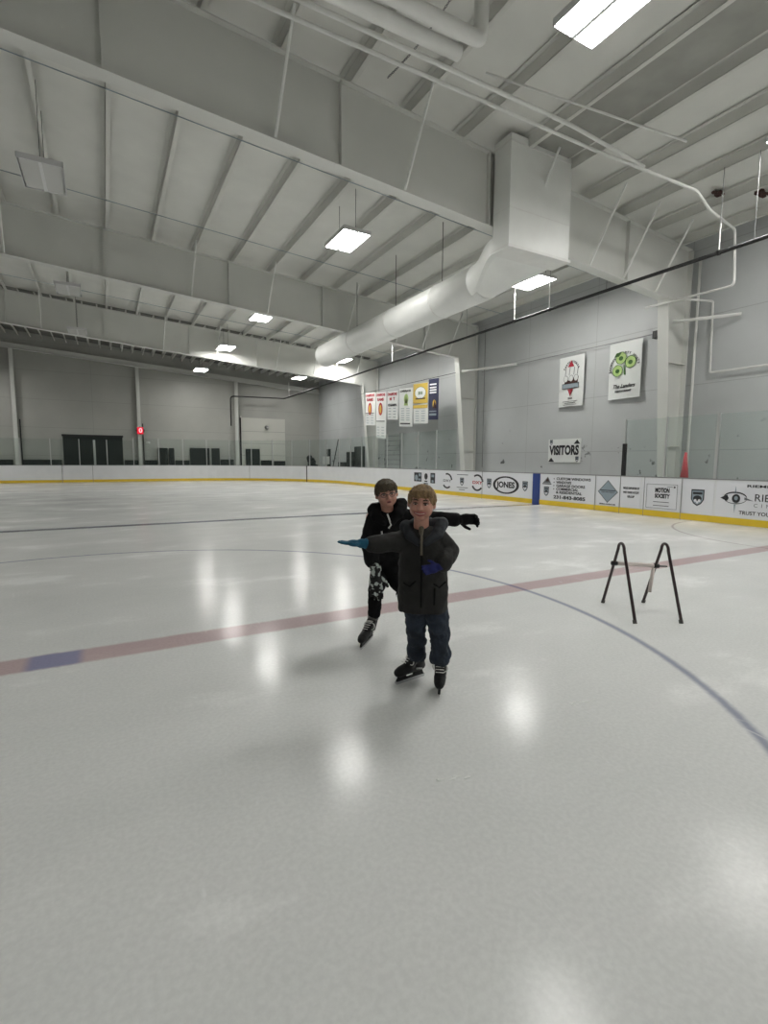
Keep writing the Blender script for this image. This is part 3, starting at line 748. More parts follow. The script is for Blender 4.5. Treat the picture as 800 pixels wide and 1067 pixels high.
# end-wall ladder rungs behind the banners
t = thing('steel_ladder', 'grey steel ladder rungs on the right wall under the small banners', 'ladder', (15.1, 26.3, 0))
for y in (-.9, .9): obj('rail', tubem([(0, y, 0), (0, y, 3.1)], .02, 8), 'seam', t)
for i in range(9): obj('rung', tubem([(0, -.9, .7 + .28 * i), (0, .9, .7 + .28 * i)], .014, 6), 'seam', t)

# red lit sign
t = thing('lit_sign', 'small red lit sign with a pale 0 on the far wall column', 'sign', (2.13, YF - .50, 3.4))
bm = bmesh.new(); tube(bm, [(0, 0, 0), (0, .10, 0)], .27, 8); obj('backing', bm, 'black', t)
obj('sign_face', boxm(-.19, .19, -.03, .0, -.23, .23), 'red_led', t)
A = Art((0, -.03, 0), (1, 0, 0)); A.text('pink_led', '0', .42, .02, .0, 'CENTER', .014); A.done(t, {'pink_led': 'digit'})
t = thing('emergency_lamp', 'tiny white lamp on the far wall below the red sign', 'lamp', (2.62, YF - .06, 2.62))
obj('lamp_body', boxm(-.12, .12, -.06, .06, -.05, .05), 'tray', t); bm = bmesh.new(); ellipsoid(bm, (0, -.08, .0), (.07, .04, .04)); obj('lamp_head', bm, 'vinyl', t)
t = thing('wall_lamp', 'small dark hooded lamp on the overhead door', 'lamp', (10.9, YF - .1, 3.95))
obj('lamp_hood', tubem([(0, .05, .0), (0, -.25, -.03)], .16, 12, radii=[.16, .10]), 'seam', t)
bm = bmesh.new(); ellipsoid(bm, (0, -.25, -.04), (.12, .05, .05)); obj('lamp_glass', bm, 'offlens', t)

# ------------------------------------------------------------------ VISITORS sign and banners
t = thing('visitors_sign', 'white sign reading VISITORS on the right wall above the boards', 'sign', (15.17, 13.4, 1.9))
obj('sign_board', boxm(-.012, .03, -.76, .76, -.44, .44), 'vinyl', t)
A = Art((-.012, 0, 0), (0, -1, 0)); A.text('ink', 'VISITORS', .47, 0, .0, 'CENTER', .022, width=1.40)
A.shield(-.62, .32, .14, .2); A.shield(.62, -.32, .14, .2)
A.poly('ink', [(.45, .24), (.74, .24), (.60, .40)]); A.poly('ink', [(-.74, -.42), (-.45, -.42), (-.60, -.26)])
A.done(t)

def banner(cy, w, z0, z1, label, x=15.08, tilt=0., mat='vinyl', name='banner', group='hanging banners'):
    t = thing(name, label, 'banner', (x, cy, z0), 0, group)
    bm = bmesh.new(); n = 10; h = z1 - z0
    ga = []; gb = []
    for i in range(n + 1):
        for j in range(n + 1):
            y = -w / 2 + w * i / n; z = h * j / n; xx = -.02 * math.sin(3.2 * i / n + .9) * (1 - j / n)
            ga.append(bm.verts.new((xx - .008, y, z + tilt * y))); gb.append(bm.verts.new((xx, y, z + tilt * y)))
    ix = lambda i, j: i * (n + 1) + j
    for i in range(n):
        for j in range(n):
            for g_ in (ga, gb): bm.faces.new((g_[ix(i, j)], g_[ix(i + 1, j)], g_[ix(i + 1, j + 1)], g_[ix(i, j + 1)]))
    for i in range(n):
        for j in (0, n): bm.faces.new((ga[ix(i, j)], ga[ix(i + 1, j)], gb[ix(i + 1, j)], gb[ix(i, j)]))
        for q in (0, n): bm.faces.new((ga[ix(q, i)], ga[ix(q, i + 1)], gb[ix(q, i + 1)], gb[ix(q, i)]))
    obj('banner_cloth', bm, mat, t)
    A = Art((-.034, 0, 0), (0, -1, -tilt), lift=.006)
    return t, A, w, h
# shamrock banner
t, A, w, h = banner(10.95, 1.18, 3.58, 5.40, 'white banner with a green three leaf clover on the right wall beside the near column')
def arc_text(A, mat, s, cu, cv, r, a0, a1, size, k=1.):
    for i, ch in enumerate(s):
        a = math.radians(a0 + (a1 - a0) * (i + .5) / len(s)); u_, v_ = cu + r * math.cos(a) * k, cv + r * math.sin(a)
        right = A.r * math.sin(a) + A.u * -math.cos(a); up = A.r * math.cos(a) + A.u * math.sin(a)
        if ch != ' ': text_bm(A.b(mat), ch, size, A.p(u_, v_, .001), right, up, 'CENTER', .003)
arc_text(A, 'ink', 'SHAMROCK PARTY HOSTS', 0, h * .52, .52, 190, 10, .11)
for (u_, v_, r_) in ((-.13, 1.32, .20), (.22, 1.15, .20), (-.24, .92, .19)):
    A.disc('green_ink', u_, v_, r_, r_); A.ring('dgreen_ink', u_, v_, r_, r_, .02, lift=.001); A.disc('dgreen_ink', u_, v_ - .01, r_ * .4, r_ * .35, lift=.001)
A.poly('dgreen_ink', [(-.02, 1.08), (.02, 1.08), (.06, .76), (.0, .76)]); A.poly('dgreen_ink', [(-.38, 1.38), (-.3, 1.5), (-.12, 1.5), (-.2, 1.38)], .002)
A.text('ink', 'The Landers', .17, 0, .40, 'CENTER', .004, .4, width=.8); A.text('ink', 'RESTAURANT', .08, 0, .24, 'CENTER', .004, width=.6)
A.done(t)
t, A, w, h = banner(13.12, 1.12, 3.52, 5.32, 'white banner with a red crest and grey ribbon, above the visitors sign')
arc_text(A, 'ink', 'PARTY STORES', .02, h * .52, .66, 145, 35, .10, .62)
A.poly('red_ink', [(-.14, 1.42), (.14, 1.42), (0, 1.66)]); A.poly('red_ink', [(-.13, .62), (.13, .62), (0, .36)])
A.poly('brown', [(-.30, .8), (.3, .8), (.36, 1.05), (.22, .93), (.06, 1.08), (-.08, .92), (-.2, 1.06)])
for u_ in (-.22, .02, .24): A.ring('grey_ink', u_, 1.0, .10, .12, .015); A.disc('vinyl', u_, 1.0, .085, .105, lift=.002)
for u_ in (-.26, -.08, .12, .28): A.poly('grey_ink', [(u_, 1.12), (u_ + .02, 1.12), (u_ + .05, 1.40), (u_ + .03, 1.40)])
A.rect('ink', -.38, .38, .64, .83, .003); A.rect('slate', -.36, .36, .66, .81, .004)
A.text('ink', 'TEAM', .08, 0, .28, 'CENTER', .003); A.rect('ink', -.34, .34, .17, .185); A.rect('ink', -.25, .25, .11, .125); A.rect('ink', -.3, .3, .05, .065)
A.done(t)
# row of small banners
def red_banner(cy, w, z0, z1, label, disc):
    t, A, w, h = banner(cy, w, z0, z1, label, 14.0, .07)
    A.text('red_ink', 'CHAMPIONS', .20, 0, h - .16, 'CENTER', .01, width=w * .86)
    if disc:
        A.text('red_ink', 'RAMS', .22, 0, h - .42, 'CENTER', .012, width=w * .6)
        A.disc('red_ink', 0, h - .95, .24, .36); A.disc('gold', 0, h - .95, .12, .24, lift=.002)
        A.rect('grey_ink', -w * .4, w * .4, h * .36, h * .36 + .05)
    else:
        A.text('red_ink', 'M  T', .22, 0, h - .42, 'CENTER', .01, width=w * .5); A.text('ink', 'CHAMPS', .16, 0, h - .75, 'CENTER', .01, width=w * .8)
    for k in range(4):
        for s_ in (-1, 1): A.rect('slate', s_ * w * .22 - w * .12, s_ * w * .22 + w * .12, .12 + k * .16, .15 + k * .16)
    A.done(t); return t
red_banner(27.05, 1.30, 3.58, 5.50, 'leftmost white and red banner of the small hanging row', True)
red_banner(25.72, 1.24, 2.78, 5.38, 'longest white and red banner in the small row, hanging lowest', True)
red_banner(24.38, 1.18, 3.74, 5.28, 'short white banner with red lettering, third in the small row', False)
t, A, w, h = banner(22.98, 1.34, 3.29, 5.28, 'white banner with a small green tree, fourth in the small row', 14.0, .07)
A.text('ink', 'LUMBERJACKS', .14, 0, h - .15, 'CENTER', .006, width=w * .8)
A.disc('green_ink', .08, h - .55, .22, .25); A.poly('green_ink', [(-.15, h - .9), (.28, h - .9), (.08, h - .4)])
for k in range(6):
    for s_ in (-1, 1): A.rect('slate', s_ * w * .2 - .17, s_ * w * .2 + .17, .32 + k * .12, .35 + k * .12)
A.rect('ink', -.5, .5, .12, .18); A.done(t)
t, A, w, h = banner(21.54, 1.34, 3.36, 5.36, 'yellow and white banner with an oval emblem, fifth in the small row', 14.0, .06)
A.rect('gold', -w / 2 + .01, w / 2 - .01, h * .50, h - .02); A.disc('vinyl', 0, h - .48, .50, .30, lift=.002); A.ring('dgreen_ink', 0, h - .48, .5, .3, .02, lift=.003)
A.text('dgreen_ink', '2010', .2, 0, h - .5, 'CENTER', .01, lift=.006); A.rect('brown', -.45, .45, h * .60, h * .63, .003)
A.rect('gold', -w / 2 + .01, w / 2 - .01, h * .38, h * .46)
for k in range(5):
    for s_ in (-1, 1): A.rect('slate', s_ * w * .2 - .17, s_ * w * .2 + .17, .12 + k * .12, .15 + k * .12)
A.done(t)
t, A, w, h = banner(20.42, .86, 3.47, 5.42, 'dark navy banner at the right end of the small row', 14.0, .06, 'navy')
for v_ in (.25, .40, .52, .64): A.rect('adwhite', -.28, .28, h - v_ - .05, h - v_ + .015)
A.disc('gold', .12, .75, .14, .20); A.poly('brown', [(.0, .55), (.3, .55), (.15, .95)], .002); A.rect('slate', -.3, .3, .2, .3); A.rect('slate', -.3, .3, .38, .43); A.done(t)

# ------------------------------------------------------------------ skating aid (two bent hoops and a bar)
t = thing('skating_aid', 'black A-shaped tubular skating aid with two hoops standing on the ice', 'skating aid', (4.6, 3.03, 0))
O = V((4.6, 3.03, 0))
def hoop(a, b, ztop_, nm):
    a, b = V(a) - O, V(b) - O; m = (a + b) / 2; L = (b - a); pts = []
    up = V((0, 0, 1)); hw = .062
    d = L.normalized(); tL = m - d * hw + up * (ztop_ - hw); tR = m + d * hw + up * (ztop_ - hw)
    pts.append(a + V((0, 0, .012))); pts.append(tL)
    for i in range(1, 10):
        q = PI - PI * i / 10; pts.append(m + d * hw * math.cos(q) + up * (ztop_ - hw + hw * math.sin(q)))
    pts.append(tR); pts.append(b + V((0, 0, .012)))
    h = obj('hoop', tubem(pts, .0145, 12), 'frame_metal', t, smooth=True)
    for q, p_ in ((a, tL), (b, tR)): obj('foot_cap', tubem([q + V((0, 0, 0)), q + (p_ - q) * .05], .0195, 10), 'boot_grey', h)
    return tL
A1, B1, C1, D1 = (4.58, 3.44, 0), (4.24, 2.83, 0), (4.97, 3.24, 0), (4.63, 2.63, 0)
h1 = hoop(A1, B1, .70, 'left'); h2 = hoop(C1, D1, .695, 'right')
f1 = (V(A1) - O).lerp(h1, .74); f2 = (V(C1) - O).lerp(h2, .70)
dirb = (f2 - f1).normalized()
obj('cross_bar', tubem([f1 + dirb * .02, f2 - dirb * .02], .021, 12), 'tape', t, smooth=True)
for f_ in (f1, f2): obj('bar_clamp', tubem([f_ - dirb * .025, f_ + dirb * .03], .023, 12), 'boot', t, smooth=True)
obj('hanging_sleeve', tubem([f2 - dirb * .03 + V((-.005, -.01, -.02)), f2 - dirb * .05 + V((-.03, -.02, -.27))], .017, 12), 'tape', t, smooth=True)
obj('bar_pin', tubem([f2, f2 + dirb * .12], .009, 8), 'boot_grey', t)

# ------------------------------------------------------------------ children
EYE = V((0, 0, 1.5))
class Fig:
    """figure frame: r to the viewer's right, w towards the viewer, z up"""
    def __init__(s, x, y):
        s.D = math.hypot(x, y); n = V((x, y, 0)) / s.D; s.n = n; s.r = V((n.y, -n.x, 0)); s.o = V((x, y, 0))
    def P(s, r, z, w=0):
        k = (s.D - w) / s.D
        return s.o + s.r * r * k - s.n * w + V((0, 0, 1.5 + (z - 1.5) * k))
    def rot(s): return Matrix((s.r, s.n, V((0, 0, 1)))).transposed()    # local x=r, y=away, z=up

def skate(parent, F, heel, toe, ankle, label=None, roll=0., hgt=.17):
    """heel, toe: blade contact points on the ice (world)"""
    heel, toe, ankle = V(heel), V(toe), V(ankle); d = (toe - heel); L = d.length; d.normalize()
    side = d.cross(V((0, 0, 1))); side.normalize(); up = side.cross(d)
    bm = bmesh.new(); b0 = heel + up * .062
    capsule(bm, b0 + d * .035 + up * .03, .036, b0 + d * (L - .03) + up * .018, .032)
    capsule(bm, b0 + d * (L * .5) + up * .035, .04, b0 + d * (L - .05) + up * .022, .037)
    capsule(bm, b0 + d * .045 + up * .035, .040, ankle, .044)
    capsule(bm, b0 + d * (L * .55) + up * .04, .036, ankle + d * .015, .04)
    sk = obj('ice_skate', fuse(bm, .007, 3), 'boot', parent, smooth=True)
    bm = bmesh.new()
    def quadpl(pts, th): prism(bm, [p_ - side * th / 2 for p_ in pts], side * th)
    quadpl([heel + d * .01 + up * .022, toe - d * .012 + up * .022, toe - d * .04 + up * .068, toe - d * .085 + up * .066, toe - d * .10 + up * .034, heel + d * .10 + up * .034, heel + d * .085 + up * .066, heel + d * .03 + up * .068], .016)
    obj('blade_holder', bm, 'boot', sk)
    bm = bmesh.new(); quadpl([heel, toe - d * .015, toe + up * .016, toe + up * .024, heel + up * .024, heel - d * .005 + up * .015], .004)
    obj('blade', bm, 'chrome', sk)
    bm = bmesh.new()
    tp = ankle.lerp(b0 + d * (L * .55) + up * .075, .1); bt = b0 + d * (L * .68) + up * .062
    for i in range(6):
        c = tp.lerp(bt, i / 6) + (d * .03 + up * .012)
        tube(bm, [c - side * .026 - d * .004, c + d * .012 + up * .008, c + side * .026 - d * .004], .003, 5)
    c = tp.lerp(bt, .2) + d * .035
    lp = [c + side * -(.0 + .05 * math.sin(q)) + up * (.035 * math.cos(q) - .02) + d * .01 * math.sin(q) for q in [2 * PI * i / 12 for i in range(13)]]
    tube(bm, lp, .0035, 5)
    obj('laces', bm, 'lace', sk)
    bm = bmesh.new(); ax = (ankle - (b0 + d * .045)).normalized()
    tube(bm, [ankle + ax * .006, ankle + ax * .045], .046, 16); obj('boot_cuff', bm, 'boot_grey', sk, smooth=False)
    bm = bmesh.new()
    for s_ in (-1, 1):
        c = b0 + d * .05 + up * .018 + side * s_ * .036; tube(bm, [c, c + d * .05 + up * .01], .006, 6)
    obj('boot_badge', bm, 'lace', sk)
    return sk

def glove(parent, name, mat, wrist, direction, palm_n, size, curl=.3, label=None, spread=.16, thumb_side=1):
    """palm + four separate bent fingers + thumb from the side of the palm"""
    wrist, d, pn = V(wrist), V(direction).normalized(), V(palm_n).normalized()
    s = d.cross(pn).normalized() * thumb_side; pn = (s.cross(d) * thumb_side).normalized() * (1)
    bm = bmesh.new(); k = size
    R = Matrix((s, d, pn)).transposed()
    ellipsoid(bm, wrist + d * .36 * k, (.23 * k, .30 * k, .13 * k), R)
    capsule(bm, wrist - d * .12 * k, .17 * k, wrist + d * .12 * k, .18 * k)
    for i, (off, L) in enumerate(((.16, .40), (.055, .45), (-.055, .42), (-.155, .33))):
        b0 = wrist + d * .50 * k + s * off * k; dd = (d + s * off * spread * 6).normalized()
        p1 = b0 + dd * L * .45 * k - pn * 0; c1 = (dd * math.cos(curl) + pn * math.sin(curl)); p2 = p1 + c1 * L * .32 * k
        c2 = (dd * math.cos(curl * 1.9) + pn * math.sin(curl * 1.9)); p3 = p2 + c2 * L * .26 * k
        capsule(bm, b0, .062 * k, p1, .057 * k, 10); capsule(bm, p1, .057 * k, p2, .053 * k, 10); capsule(bm, p2, .053 * k, p3, .046 * k, 10)
    t0 = wrist + d * .22 * k + s * .16 * k; t1 = t0 + (s * .75 + d * .65).normalized() * .22 * k; t2 = t1 + (s * .35 + d * .9 + pn * .3).normalized() * .17 * k
    capsule(bm, t0, .075 * k, t1, .064 * k, 10); capsule(bm, t1, .064 * k, t2, .052 * k, 10)
    o = obj(name, fuse(bm, .0045, 2), mat, parent, smooth=True)
    if label: o['label'] = label
    bm = bmesh.new(); tube(bm, [wrist - d * .20 * k, wrist - d * .02 * k], .20 * k, 14); obj('glove_cuff', bm, mat, o, smooth=False)
    return o

def head_shapes(bm, F, c, k, yaw=0., tilt=0.):
    """c = head centre world, k = half height"""
    R = F.rot() @ Matrix.Rotation(yaw, 3, 'Z') @ Matrix.Rotation(tilt, 3, 'Y')
    L = lambda x, y, z: c + R @ V((x, y, z)) * k                      # y negative = towards the viewer
    ellipsoid(bm, L(0, .12, .18), (.74 * k, .82 * k, .80 * k), R, 28, 20)   # skull
    ellipsoid(bm, L(0, -.16, -.28), (.67 * k, .62 * k, .64 * k), R, 28, 20) # face and jaw
    ellipsoid(bm, L(0, -.48, -.78), (.24 * k, .24 * k, .18 * k), R)         # chin
    for s in (-1, 1):
        ellipsoid(bm, L(s * .33, -.50, -.30), (.26 * k, .24 * k, .26 * k), R)   # cheeks
        ellipsoid(bm, L(s * .30, -.58, .12), (.24 * k, .14 * k, .07 * k), R)    # brow
        ellipsoid(bm, L(s * .74, .08, -.10), (.09 * k, .15 * k, .21 * k), R @ Matrix.Rotation(s * .25, 3, 'Z'))  # ears
    capsule(bm, L(0, -.74, .02), .07 * k, L(0, -.88, -.24), .115 * k)      # nose
    for s in (-1, 1): ellipsoid(bm, L(s * .09, -.80, -.27), (.075 * k, .08 * k, .065 * k), R)
    return L, R

def face(parent, L, R, k, smile=True):
    for s in (-1, 1):
        bm = bmesh.new(); ellipsoid(bm, L(s * .285, -.70, .0), (.12 * k, .085 * k, .042 * k), R); e = obj('eye', bm, 'teeth', parent, smooth=True)
        bm = bmesh.new(); ellipsoid(bm, L(s * .285, -.755, .0), (.062 * k, .045 * k, .042 * k), R); obj('iris', bm, 'eye', e, smooth=True)
        bm = bmesh.new(); tube(bm, [L(s * .15, -.77, .06), L(s * .28, -.80, .095), L(s * .43, -.70, .05)], .026 * k, 8); obj('upper_lid', bm, 'eye', e, smooth=True)
        bm = bmesh.new(); tube(bm, [L(s * .13, -.75, .22), L(s * .28, -.76, .27), L(s * .46, -.64, .21)], .04 * k, 8, radii=[.03 * k, .045 * k, .02 * k]); obj('eyebrow', bm, 'darkhair', parent, smooth=True)
    if smile:
        bm = bmesh.new()
        for z_, dz in ((-.46, -.02), (-.56, -.07)):
            pth = [L(x_, -.80 + .42 * x_ * x_ * 1.6, z_ + .28 * x_ * x_ * (1 if dz > -.05 else 2.) + dz * (1 - abs(x_) / .36)) for x_ in [-.36 + .06 * i for i in range(13)]]
            tube(bm, pth, 0, 8, radii=[.022 * k + .03 * k * math.sin(PI * i / 12) for i in range(13)])
        obj('lips', bm, 'lips', parent, smooth=True)
        bm = bmesh.new(); pth = [L(x_, -.79 + .42 * x_ * x_ * 1.6, -.52 + .3 * x_ * x_ * 1.5) for x_ in [-.26 + .052 * i for i in range(11)]]
        tube(bm, pth, .035 * k, 8); obj('teeth', bm, 'teeth', parent, smooth=True)
    else:
        bm = bmesh.new(); ellipsoid(bm, L(.02, -.80, -.52), (.17 * k, .06 * k, .09 * k), R); obj('lips', bm, 'lips', parent, smooth=True)
        bm = bmesh.new(); ellipsoid(bm, L(.02, -.845, -.52), (.11 * k, .03 * k, .035 * k), R); obj('mouth_opening', bm, 'eye', parent, smooth=True)

def hair_mesh(L, R, k, fringe, n=11, part=0., seed=1):
    rnd = random.Random(seed); bm = bmesh.new()
    ellipsoid(bm, L(0, .20, .27), (.82 * k, .88 * k, .84 * k), R, 28, 20)
    ellipsoid(bm, L(0, .48, -.12), (.66 * k, .50 * k, .62 * k), R)
    for s in (-1, 1):
        capsule(bm, L(s * .70, -.12, .45), .13 * k, L(s * .745, -.16, .02), .05 * k)
        capsule(bm, L(s * .74, .22, .25), .12 * k, L(s * .72, .28, -.25), .08 * k)
    for i in range(n):
        x = -.62 + 1.24 * i / (n - 1); f = fringe + rnd.uniform(-.05, .06) + part * x
        x2 = x + rnd.uniform(-.05, .05) + .05
        yf = -.70 + .55 * x * x
        capsule(bm, L(x * .7, -.30, 1.0 - .3 * x * x), .12 * k, L(x, yf - .0, .72 - .15 * x * x), .10 * k, 8)
        capsule(bm, L(x, yf, .72 - .15 * x * x), .10 * k, L(x2, yf - .05, f), .045 * k, 8)
    return fuse(bm, .0055, 1, (.010, .012))

# little heaps of scraped snow
for (x_, y_, sc_, lb) in ((1.37, 1.80, 1., 'small white ice scraping in front of the children, left one'), (2.52, 2.03, 1.3, 'small white ice scraping to the right of the front child, with a gouge')):
    bm = bmesh.new()
    for i in range(10):
        a_ = random.uniform(-.09, .09) * sc_
        bmesh.ops.create_icosphere(bm, subdivisions=1, radius=1, matrix=Matrix.Translation((x_ + a_, y_ + a_ * -.35 + random.uniform(-.012, .012), .0)) @ Matrix.Diagonal((random.uniform(.01, .03) * sc_, .006, .004, 1)))
    tag(obj('ice_shavings', bm, 'vinyl'), lb, 'ice shavings')

# ---- front boy
F = Fig(1.8, 2.58); P = F.P
hc = P(-.090, 1.232, .03); k1 = .108
bm = bmesh.new(); L, R = head_shapes(bm, F, hc, k1, yaw=-.06, tilt=.05)
capsule(bm, hc - V((0, 0, .05)), .046, P(-.092, 1.05, 0), .050)
ellipsoid(bm, P(-.08, .93, -.02), (.115, .075, .15), F.rot()); ellipsoid(bm, P(-.08, .72, -.02), (.11, .075, .17), F.rot())
capsule(bm, P(-.20, 1.02, -.01), .045, P(-.30, .985, .06), .038); capsule(bm, P(-.30, .985, .06), .038, P(-.42, .975, .12), .026)
capsule(bm, P(.04, 1.02, -.01), .045, P(.10, .92, .0), .038); capsule(bm, P(.10, .92, 0), .038, P(.04, .85, .14), .026)
capsule(bm, P(-.11, .62, -.02), .06, P(-.118, .42, -.03), .042); capsule(bm, P(-.118, .42, -.03), .04, P(-.108, .24, -.12), .03)
capsule(bm, P(-.01, .62, -.01), .06, P(.032, .42, .02), .042); capsule(bm, P(.032, .42, .02), .04, P(.044, .22, -.02), .03)
kid = obj('person', fuse(bm, .0055, 3), 'skin', smooth=True)
tag(kid, 'small smiling child in front, charcoal coat and jeans, arms held out, on black ice skates', 'person')
face(kid, L, R, k1)
o = obj('hair', hair_mesh(L, R, k1, .44, part=-.08, seed=3), 'blond', kid, smooth=True); o['label'] = 'short blond hair with a fringe'
# coat
bm = bmesh.new(); Rt = F.rot()
ellipsoid(bm, P(-.08, .97, -.01), (.155, .115, .13), Rt); ellipsoid(bm, P(-.078, .84, 0), (.157, .125, .17), Rt)
secs = [(.60, .158, .125), (.72, .158, .13), (.84, .155, .13), (.96, .148, .115)]
rings = []
for z, a_, b_ in [(.553, .158, .125)] + secs + [(1.04, .115, .09)]:
    c = P(-.075, z, 0); rings.append([bm.verts.new(c + Rt @ V((a_ * math.copysign(abs(math.cos(q)) ** .75, math.cos(q)), b_ * math.copysign(abs(math.sin(q)) ** .75, math.sin(q)), 0))) for q in [2 * PI * i / 28 for i in range(28)]])
for x_, y_ in zip(rings, rings[1:]):
    for i in range(28): bm.faces.new((x_[i], x_[(i + 1) % 28], y_[(i + 1) % 28], y_[i]))
bm.faces.new(list(reversed(rings[0]))); bm.faces.new(rings[-1])
capsule(bm, P(-.17, 1.0, 0), .07, P(-.29, .975, .05), .062); capsule(bm, P(-.29, .975, .05), .062, P(-.405, .965, .11), .052)
capsule(bm, P(.02, 1.0, 0), .075, P(.085, .935, .0), .068); capsule(bm, P(.085, .935, 0), .066, P(.055, .855, .12), .055)
coat = obj('coat', fuse(bm, .007, 3, (.016, .07)), 'coat', kid, smooth=True); coat['label'] = 'charcoal grey winter coat'
bm = bmesh.new()
zp = [P(-.088, z, w_) for z, w_ in ((1.04, .105), (.98, .13), (.9, .14))]
tube(bm, zp, .008, 8); obj('zip_pull', bm, 'zip', coat)
bm = bmesh.new(); tube(bm, [P(-.086, z, .137) for z in (.90, .80, .70, .60, .56)], .006, 6); obj('front_placket', bm, 'fleece', coat)
for r0, r1 in ((-.20, -.12), (-.01, .07)):
    bm = bmesh.new(); tube(bm, [P(r0, .70 + .02, .118), P((r0 + r1) / 2, .695, .135), P(r1, .735, .125)], .006, 6); obj('pocket_seam', bm, 'fleece', coat)
bm = bmesh.new(); tube(bm, [P(.0, .69, .132), P(-.002, .58, .130)], .006, 6); obj('pocket_seam', bm, 'fleece', coat)
# hood rolled around the neck
bm = bmesh.new()
capsule(bm, P(-.185, 1.085, -.03), .040, P(.035, 1.105, -.03), .044); ellipsoid(bm, P(-.08, 1.08, -.07), (.11, .07, .075), Rt)
for a_, b_, c_ in ((P(-.185, 1.085, -.02), P(-.165, 1.03, .055), P(-.105, .975, .105)), (P(.035, 1.105, -.02), P(.01, 1.04, .055), P(-.065, .975, .108))):
    capsule(bm, a_, .044, b_, .036); capsule(bm, b_, .036, c_, .020)
o = obj('hood', fuse(bm, .006, 2, (.012, .05)), 'hood', kid, smooth=True); o['label'] = 'dark blue-black lined hood folded down'
bm = bmesh.new(); tube(bm, [P(-.09, 1.09, .035), P(-.09, 1.03, .085)], .040, 12, radii=[.020, .012]); obj('shirt_collar', bm, 'zip', kid, smooth=True)
# jeans
bm = bmesh.new()
capsule(bm, P(-.11, .62, -.01), .085, P(-.118, .44, -.02), .068); capsule(bm, P(-.118, .44, -.02), .068, P(-.108, .27, -.09), .056)
capsule(bm, P(-.01, .62, -.01), .085, P(.032, .44, .02), .068); capsule(bm, P(.032, .44, .02), .066, P(.042, .255, .0), .058)
capsule(bm, P(-.112, .275, -.09), .066, P(-.108, .26, -.09), .066); capsule(bm, P(.046, .265, 0), .07, P(.044, .245, 0), .070)
o = obj('jeans', fuse(bm, .007, 2, (.030, .05)), 'jeans', kid, smooth=True); o['label'] = 'blue denim jeans bunched above the skates'
skate(kid, F, P(-.060, .107, -.24) * 1.0, P(-.250, .031, -.066), P(-.105, .262, -.13))
skate(kid, F, P(.050, .060, -.12), P(.038, -.044, .09), P(.046, .235, -.035))
o = glove(kid, 'glove', 'teal', P(-.455, .968, .13), -F.r - F.n * .25 + V((0, 0, .06)), V((0, 0, 1)), .165, .10, 'teal blue knitted glove', .06, -1)
o = glove(kid, 'glove', 'royal', P(.035, .832, .15), -F.r * .9 - F.n * .45 + V((0, 0, -.16)), -F.n * .9 + V((0, 0, .3)), .135, .30, 'dark royal blue knitted glove', .10, 1)

# ---- boy behind
F = Fig(1.95, 3.5); P = F.P; Rt = F.rot()
hc = P(.008, 1.232, .0); k2 = .112
bm = bmesh.new(); L, R = head_shapes(bm, F, hc, k2, yaw=.12, tilt=-.14)
capsule(bm, hc - V((0, 0, .05)), .05, P(.02, 1.05, -.03), .055)
ellipsoid(bm, P(.02, .94, -.04), (.13, .08, .16), Rt); ellipsoid(bm, P(0, .70, -.08), (.12, .08, .18), Rt)
capsule(bm, P(-.11, 1.04, -.03), .05, P(-.14, .84, -.02), .04); capsule(bm, P(-.14, .84, -.02), .04, P(-.09, .63, .10), .028)
capsule(bm, P(.15, 1.05, -.03), .05, P(.36, 1.04, -.05), .042); capsule(bm, P(.36, 1.04, -.05), .042, P(.60, 1.03, -.03), .028)
capsule(bm, P(-.04, .60, -.06), .06, P(-.075, .43, .03), .044); capsule(bm, P(-.075, .43, .03), .042, P(-.093, .22, -.01), .03)
capsule(bm, P(.06, .60, -.08), .06, P(.13, .48, .02), .044); capsule(bm, P(.13, .48, .02), .042, P(.15, .50, -.24), .03)
kid = obj('person', fuse(bm, .006, 3), 'skin', smooth=True)
tag(kid, 'taller child behind in black hoodie and glasses, balancing on one black ice skate', 'person')
face(kid, L, R, k2, False)
o = obj('hair', hair_mesh(L, R, k2, .27, part=.05, seed=5), 'darkhair', kid, smooth=True); o['label'] = 'short dark brown hair with a straight fringe'
bm = bmesh.new()
for s_ in (-1, 1):
    pts_ = [L(s_ * .30 + .20 * math.cos(q), -.86 + .10 * abs(s_ * .3 + .2 * math.cos(q)), -.01 + .15 * math.sin(q)) for q in [2 * PI * i / 16 for i in range(17)]]
    tube(bm, pts_, .018 * k2, 6, cap=False); tube(bm, [L(s_ * .50, -.80, .03), L(s_ * .80, -.05, .0)], .018 * k2, 6)
tube(bm, [L(-.1, -.87, .02), L(.1, -.87, .02)], .018 * k2, 6); obj('glasses', bm, 'boot_grey', kid)
# hoodie
bm = bmesh.new()
ellipsoid(bm, P(.02, 1.0, -.04), (.185, .115, .12), Rt); ellipsoid(bm, P(.0, .86, -.05), (.185, .125, .17), Rt); ellipsoid(bm, P(-.03, .74, -.06), (.155, .12, .155), Rt)
ellipsoid(bm, P(.07, .64, -.06), (.16, .12, .10), Rt)
capsule(bm, P(-.08, 1.03, -.03), .08, P(-.130, .86, -.01), .072); capsule(bm, P(-.130, .86, -.01), .072, P(-.105, .68, .07), .055)
capsule(bm, P(.13, 1.04, -.03), .08, P(.36, 1.035, -.05), .066); capsule(bm, P(.36, 1.035, -.05), .066, P(.565, 1.03, -.04), .056)
hood = obj('hoodie', fuse(bm, .008, 3, (.02, .08)), 'fleece', kid, smooth=True); hood['label'] = 'black hooded sweatshirt'
bm = bmesh.new()
capsule(bm, P(-.085, 1.105, -.05), .055, P(.125, 1.15, -.05), .052); ellipsoid(bm, P(.02, 1.10, -.10), (.13, .08, .09), Rt)
